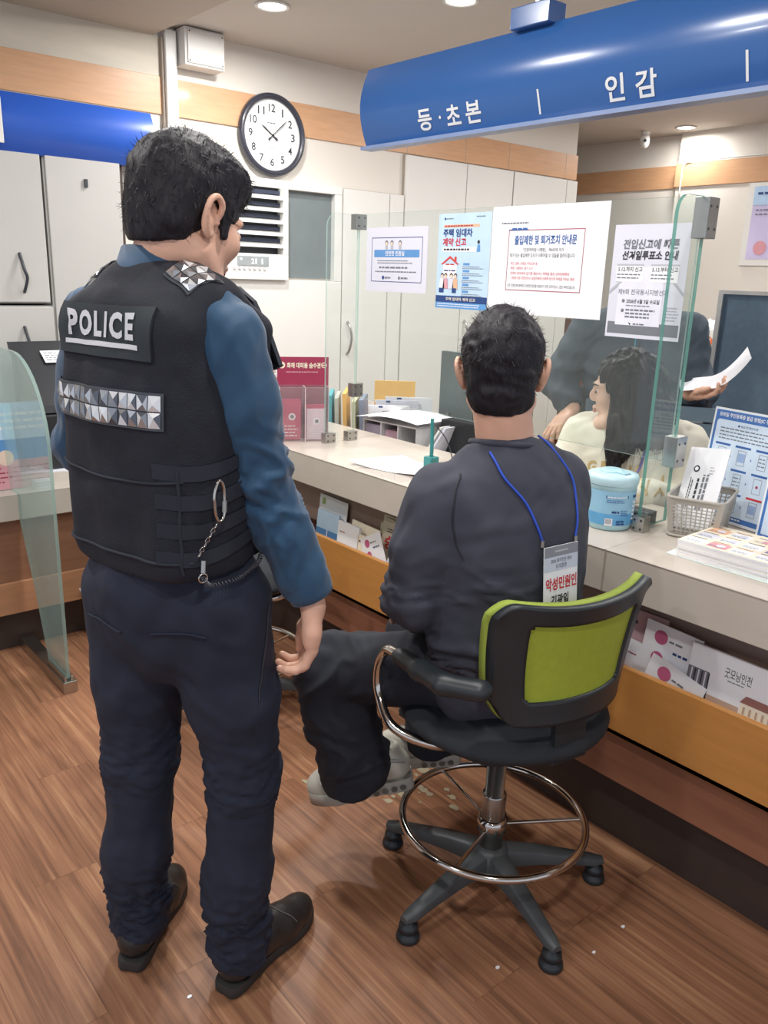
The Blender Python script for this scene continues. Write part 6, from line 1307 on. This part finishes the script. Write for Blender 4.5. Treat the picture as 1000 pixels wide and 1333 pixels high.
# ---------------------------------------------------------------- STANDING MAN BEHIND
JACK = M('jacket_slate', (60, 70, 80), .85, var=.08, scale=14); DPANT = M('trousers_dark_navy', (30, 38, 54), .88, var=.1)
rs_, fs_ = fr(-122); cs = V(2.86, 1.86, 0); X_ = lambda x, y, z: cs + rs_ * x + fs_ * y + UP * z
HS = HF(X_(.02, .13, 1.545), -112, -28, 0, 1.0)
tR, tL = X_(.185, .06, 1.33), X_(-.185, .04, 1.33); uR, uL = X_(.285, .04, 1.12), X_(-.245, .02, 1.10); xR, xL = X_(.205, .17, 1.03), V(2.85, 1.60, 1.115)
S = SDF(); head_sdf(S, HS); S.chain([(X_(0, .04, 1.36), .055), (HS(0, -.03, -.05), .055)], .02); v1, f1 = S.mesh(.0036, None, 1)
S = SDF(); d1 = unit(V(-.45, .05, -.35)); hand_sdf(S, xR + d1 * .02, d1, V(-.2, -.1, -1), V(.2, .8, .3), curls=(.4, .4, .45, .5), thumb=.2); S.chain([(uR * .4 + xR * .6, .032), (xR, .026), (xR + d1 * .02, .025)], .01)
d2 = unit(V(-.10, -.75, .12)); hand_sdf(S, xL + d2 * .01, d2, V(-.3, .1, 1), V(-.8, -.1, -.1), curls=(.5, .55, .6, .6), thumb=.5); S.chain([(uL * .4 + xL * .6, .032), (xL, .026), (xL + d2 * .01, .025)], .01); v2, f2 = S.mesh(.0034, None, 1)
S = SDF(); S.chain([(X_(0, -.02, .9), .13), (X_(0, 0, 1.1), .12), (X_(0, .05, 1.28), .12), (X_(0, .05, 1.36), .05)], .04, flat=fs_, sc=.7); S.chain([(tR, .04), (tL, .04)], .04)
for a, b, c_ in ((tR, uR, xR), (tL, uL, xL)): S.chain([(a, .042), (b, .035), (c_, .026)], .02)
for s in (-1, 1): S.chain([(X_(s * .09, -.02, .88), .08), (X_(s * .10, .0, .48), .055), (X_(s * .11, -.01, .09), .038), (X_(s * .11, .1, .05), .032)], .03)
v3, f3 = S.mesh(.010, None, 1); m = MB(); [m.add(v, f, SKIN, True) for v, f in ((v1, f1), (v2, f2), (v3, f3))]
STM = tag(m.build('person', loc=(cs[0], cs[1], 0)), 'standing man in slate jacket behind the woman clerk, holding out a white paper', 'person'); face_parts(None, HS, STM); hair_cap(HS, HAIR, STM, 'short', 12, 700, .0035)
S = SDF(); S.chain([(X_(0, 0, .86), .175), (X_(0, 0, 1.05), .180), (X_(0, .03, 1.22), .185), (X_(0, .045, 1.34), .10)], .05, flat=fs_, sc=.7); S.chain([(tR, .07), (X_(0, .045, 1.36), .062), (tL, .07)], .05)
for a, b, c_ in ((tR, uR, xR), (tL, uL, xL)): S.chain([(a, .072), (b, .068), (b * .4 + c_ * .6, .055), (c_, .042)], .02)
S.plane(xR, unit(xR - uR), xR, .08); S.plane(xL, unit(xL - uL), xL, .08)
def jf(v): return .006 * np.sin(v[:, 2] * 80 + 3 * np.sin(v[:, 0] * 14 + v[:, 1] * 11)) * np.exp(-((v[:, 2] - 1.12) / .16) ** 2)
v, f = S.mesh(.0075, folds(71, .006, 12, (1, 1, .8), jf), 2); m = MB(); m.add(v, f, JACK, True); m.tube(conform(bvh(v, f), [X_(0, .4, z) for z in np.linspace(.85, 1.36, 30)], -fs_, .002, .1), .003, M('jacket_zip', (50, 130, 150), .5), 6); m.build('jacket', STM)
S = SDF(); 
for s in (-1, 1): S.chain([(X_(s * .085, -.01, .88), .112), (X_(s * .10, .0, .48), .082), (X_(s * .11, -.01, .06), .07)], .03)
S.plane((0, 0, .05), (0, 0, -1)); v, f = S.mesh(.010, folds(81, .005, 12), 1); m = MB(); m.add(v, f, DPANT, True); m.build('trousers', STM)
for s in (-1, 1): h_ = X_(s * .11, -.06, .001); shoe_geo(STM, h_, h_ + fs_ * .27, (SHL, SHS, SHT))
# paper he holds
m = MB(); n = 14; vs = []
for i in range(n + 1):
    for j in range(2):
        u = i / n; x = 2.78 + .015 * u; y = 1.60 - .255 * u + .03 * max(0, u - .5); z = 1.130 + .05 * u + .30 * max(0, u - .45) ** 2; p = V(x, y, z) + V(.05, .03, .0) * 0 + (V(.10, .07, .030) * j); vs.append(p)
m.add(vs, [(2 * i, 2 * i + 1, 2 * i + 3, 2 * i + 2) for i in range(n)], PAPER, True); tag(m.build('paper_sheet'), 'white sheet with upturned end held out by the standing man', 'paper')
# ---------------------------------------------------------------- background right
t = thing('partition_screen', 'blue-grey fabric partition screen with pale metal frame at the right', 'partition', (3.32, 1.2, 0)); FB = M('partition_fabric', (92, 114, 132), .9, var=.08, scale=40, bump=.1, bscale=300); AL = M('frame_aluminium', (206, 208, 206), .35, .6)
MB().box((3.31, -.4, .08), (3.335, 1.765, 1.475), FB).build('fabric_panel', t)
MB().box((3.30, 1.765, 0), (3.345, 1.785, 1.49), AL).box((3.30, -.4, 1.475), (3.345, 1.765, 1.49), AL).box((3.30, -.4, .06), (3.345, 1.765, .08), AL).box((3.30, -.42, 0), (3.345, -.4, 1.49), AL).build('frame', t)
t = thing('side_cabinet', 'low pale cabinet against the far right wall carrying cartons', 'cabinet', (5.0, 2.8, 0))
MB().box((4.75, 2.2, 0), (5.25, 3.3, .80), GREYD).build('carcass', t); MB().box((4.735, 2.22, .02), (4.75, 2.74, .78), WHITE).build('door', t, bevel=.003); MB().box((4.735, 2.76, .02), (4.75, 3.28, .78), WHITE).build('door', t, bevel=.003)
t = thing('storage_carton', 'beige carton on the low cabinet beneath the white and red wipes box', 'carton', (5.0, 2.8, .801)); MB().box((4.76, 2.45, .801), (5.15, 3.1, 1.03), M('carton_beige', (200, 188, 172), .7)).build('body', t, bevel=.003); MB().box((4.75, 2.44, 1.03), (5.16, 3.11, 1.065), M('carton_lid', (212, 204, 190), .7)).build('lid', t, bevel=.003)
m = MB(); m.box((4.80, 2.55, 1.066), (5.05, 2.83, 1.25), WHITE); b = Board(m, (4.7995, 2.83, 1.066), (0, -1, 0), UP); b.rect(0, .0, .28, .05, M('lion_red', (206, 84, 60), .5)); b.circ(.14, .115, .10, M('lion_orange', (226, 110, 60), .5), .001, ry=.045); b.text(.06, .095, .22, .135, 'LION', PAPER, .04, .0015); b.lines(.07, .072, .21, .09, 1, PAPER, .5, .0015)
tag(m.build('wipes_box'), 'white and red wipes box with LION lettering on the beige carton', 'box')
S = SDF(); S.ell((4.92, 2.69, 1.265), (.09, .11, .035)); v, f = S.mesh(.01, folds(5, .018, 30), 0); m = MB(); m.add(v, f, PAPER); tag(m.build('crumpled_bag'), 'crumpled white plastic bag on top of the wipes box', 'bag')
m = MB(); m.box((4.80, 2.86, 1.066), (5.0, 3.02, 1.27), WHITE); b = Board(m, (4.7995, 3.02, 1.066), (0, -1, 0), UP); b.rect(.03, .05, .12, .17, MIDB); b.rect(.0, 0, .16, .03, REDP); tag(m.build('wipes_box'), 'narrow white box with blue panel left of the LION box', 'box')
tag(MB().box((3.84, 2.25, 0), (4.05, 2.62, .90), M('bin_yellow', (190, 184, 70), .6)).build('file_box', bevel=.006), 'yellow file box behind the standing man', 'box')
t = thing('multifunction_printer', 'grey multifunction printer behind the standing man and woman clerk', 'printer', (3.75, 2.25, 0)); PG = M('printer_grey', (120, 132, 140), .5); 
MB().box((3.40, 1.95, 0), (3.8, 2.35, .55), PG).build('lower_cabinet', t, bevel=.006); MB().box((3.38, 1.93, .57), (3.8, 2.37, .72), M('printer_dark', (74, 84, 92), .5)).build('paper_drawer', t, bevel=.006); MB().box((3.40, 1.95, .74), (3.8, 2.35, .96), PG).build('print_engine', t, bevel=.008); MB().box((3.42, 1.97, .965), (3.8, 2.33, 1.0), M('printer_lid', (196, 200, 200), .5)).build('scanner_lid', t, bevel=.004)
# ---------------------------------------------------------------- left counter things
t = thing('black_printer', 'black office printer with a white label on the low left counter', 'printer', (1.3, 3.75, ZL)); 
MB().box((1.10, 3.50, ZL + .001), (1.62, 3.645, .90), BLACKP).box((1.10, 3.665, .0), (1.62, 3.86, .90), BLACKP).build('body', t, bevel=.01); MB().prism([(1.09, 3.50, .905), (1.63, 3.50, .905), (1.63, 3.87, 1.14), (1.09, 3.87, 1.14)], (0, .01, .03), BLACKP).build('sloped_cover', t, bevel=.006)
m = MB(); m.prism([(1.10, 3.54, .90), (1.10, 3.86, .90), (1.10, 3.86, 1.13), (1.10, 3.54, .92)], (.515, 0, 0), BLACKP); m.build('cover_side', t)
m = MB(); b = Board(m, (1.205, 3.735, 1.085), (1, 0, 0), unit(V(0, .37, .235))); b.N = unit(np.cross(b.U, b.V)); b.rect(0, 0, .10, .085, PAPER, .004); b.lines(.01, .01, .09, .075, 4, INKG, .3, .005); m.build('label', t)
m = MB(); m.box((1.30, 3.495, .86), (1.36, 3.50, .875), WHITE); m.box((1.32, 3.495, .80), (1.34, 3.50, .84), WHITE); m.build('buttons', t)
m = MB(); b = Board(m, (.70, 3.26, ZL + .004), (1, 0, 0), unit(V(0, .2, 1))); b.sheet(.225, .33, SKYB, .003); b.rect(.0, 0, .225, .11, PINK); b.rect(0, .11, .225, .19, MIDB); b.circ(.18, .12, .03, SKINP, .001); b.lines(.02, .02, .2, .09, 4, INKM, .3); b.lines(.02, .22, .2, .3, 3, PAPER, .4); tag(m.build('acrylic_leaflet'), 'colourful leaflet stand cut off by the left edge behind the frosted glass', 'leaflet')
m = MB(); b = Board(m, (.895 + .01, 3.52, ZL + .003), unit(V(1, -.25, 0)), unit(V(.25, 1, 0))); b.sheet(.30, .12, PAPG, .004); tag(m.build('glasses_tray'), 'pale grey tray with reading glasses on the left counter', 'tray')
def glasses(x, y, a, label):
    r_, f_ = fr(a); m = MB(); c_ = V(x, y, ZL + .016); g = M('glasses_frame', (60, 64, 76), .3)
    for s in (-1, 1): m.tube([c_ + r_ * (s * .034 + .028 * math.cos(t)) + f_ * .018 * math.sin(t) for t in np.linspace(0, 2 * math.pi, 20, endpoint=False)], .0016, g, 6, closed=True); m.tube([c_ + r_ * s * .062, c_ + r_ * s * .055 + f_ * .06 + UP * .006, c_ + r_ * s * .05 + f_ * .11], .0016, g, 6)
    m.tube([c_ - r_ * .008, c_ + r_ * .008], .0016, g, 6); tag(m.build('reading_glasses'), label, 'glasses')
glasses(.98, 3.55, 20, 'dark framed reading glasses lying on the pale tray, left pair'); glasses(1.12, 3.56, -40, 'dark framed reading glasses lying on the pale tray, right pair')
m = MB()
for i in range(5): m.box((.62, 3.20, ZL + .001 + i * .006), (.80 + .002 * (i % 2), 3.42, ZL + .006 + i * .006), PAPER if i % 2 else PAPG)
tag(m.build('form_pad'), 'thick pad of white forms at the left end of the low counter', 'pad')
m = MB(); b = Board(m, (1.125, YL - .012, .145), unit(V(.3, -.05, 0)), unit(V(-.05, 0, .1))); b.sheet(.10, .10, PAPER, .002); m.build('stuck_flyer', SIDEC)
# ---------------------------------------------------------------- scraps on the floor
for i, (x, y, s_, lab) in enumerate(((.615, 1.31, .006, 'tiny white scrap on the floor just left of the officer right heel'), (1.528, .845, .006, 'tiny white scrap on the floor right of the stool leg'), (1.406, .841, .005, 'tiny white scrap on the floor nearest the stool glide'), (1.196, .951, .006, 'tiny white scrap on the floor in front of the stool'), (.776, 1.55, .004, 'tiny white thread on the floor between the officer shoes'))):
    m = MB(); a = np.linspace(0, 6.28, 7)[:-1]; m.prism([(x + s_ * math.cos(t) * (1 + .3 * math.sin(3 * t + i)), y + s_ * .7 * math.sin(t), .0005) for t in a], (0, 0, .0015), PAPER); tag(m.build('paper_scrap'), lab, 'scrap')
# worn pale patches of floor finish under the stool
m = MB(); r7 = random.Random(3); WP = M('worn_floor_paint', (168, 158, 130), .6, var=.1)
for i in range(70):
    x = r7.gauss(1.47, .07); y = 1.64 + r7.gauss(0, .06) - (x - 1.47) * .5; s_ = r7.uniform(.003, .016); a = np.linspace(0, 6.28, 10)[:-1]; m.add([(x + s_ * math.cos(t) * r7.uniform(.5, 1.3), y + s_ * 1.5 * math.sin(t) * r7.uniform(.5, 1.3), .0008 + i * .00002) for t in a], [tuple(range(9))], WP)
o = m.build('worn_floor_patches'); tag(o, 'pale worn flecks of floor finish beneath the sneakers of the seated man', 'floor wear'); o['kind'] = 'stuff'
# ---------------------------------------------------------------- camera
cam = bpy.data.cameras.new('camera'); co = bpy.data.objects.new('camera', cam); COL.objects.link(co); SC.camera = co
yaw, pit, rol = rad(40.495), rad(16.07), rad(1.887)
f = V(math.sin(yaw) * math.cos(pit), math.cos(yaw) * math.cos(pit), -math.sin(pit)); r = V(math.cos(yaw), -math.sin(yaw), 0); u = np.cross(r, f)
r, u = math.cos(rol) * r + math.sin(rol) * u, -math.sin(rol) * r + math.cos(rol) * u
co.matrix_world = Matrix(((r[0], u[0], -f[0], 0), (r[1], u[1], -f[1], 0), (r[2], u[2], -f[2], 1.5), (0, 0, 0, 1)))
cam.sensor_fit = 'HORIZONTAL'; cam.sensor_width = 36; cam.lens = 1064.07 * 36 / 1000; cam.clip_start = .02
# ---------------------------------------------------------------- light
w = bpy.data.worlds.new('room_ambience'); SC.world = w; w.use_nodes = True; bg = w.node_tree.nodes['Background']; bg.inputs[0].default_value = (.80, .86, 1, 1); bg.inputs[1].default_value = AMB
def lamp(x, y, z, size, W, col=(1, .98, .955), rot=None):
    l = bpy.data.lights.new('ceiling_lamp', 'AREA'); l.shape = 'DISK'; l.size = size; l.energy = W; l.color = col
    o = bpy.data.objects.new('ceiling_lamp', l); COL.objects.link(o); o.location = (x, y, z)
    if rot: o.rotation_euler = rot
for x, y, W in ((2.25, 3.52, 26), (2.78, 2.86, 26), (6.02, 3.70, 9), (3.6, 1.6, 24), (4.6, 2.8, 30), (3.4, .2, 18), (4.6, .8, 20)): lamp(x, y, ZT - .03, .14, W * LP)
for x, y, W in ((1.15, 2.5, 20), (1.15, 1.7, 16), (1.15, .9, 14), (.2, .0, 20), (.1, 2.2, 22), (-.8, 1.2, 18)): lamp(x, y, ZT - .08, .14, W * LP)
SC.view_settings.view_transform = 'Standard'; SC.view_settings.look = 'None'; SC.view_settings.exposure = EXPO; SC.view_settings.gamma = GAM
for o in bpy.data.objects:
    if '_o' in o.keys(): del o['_o']
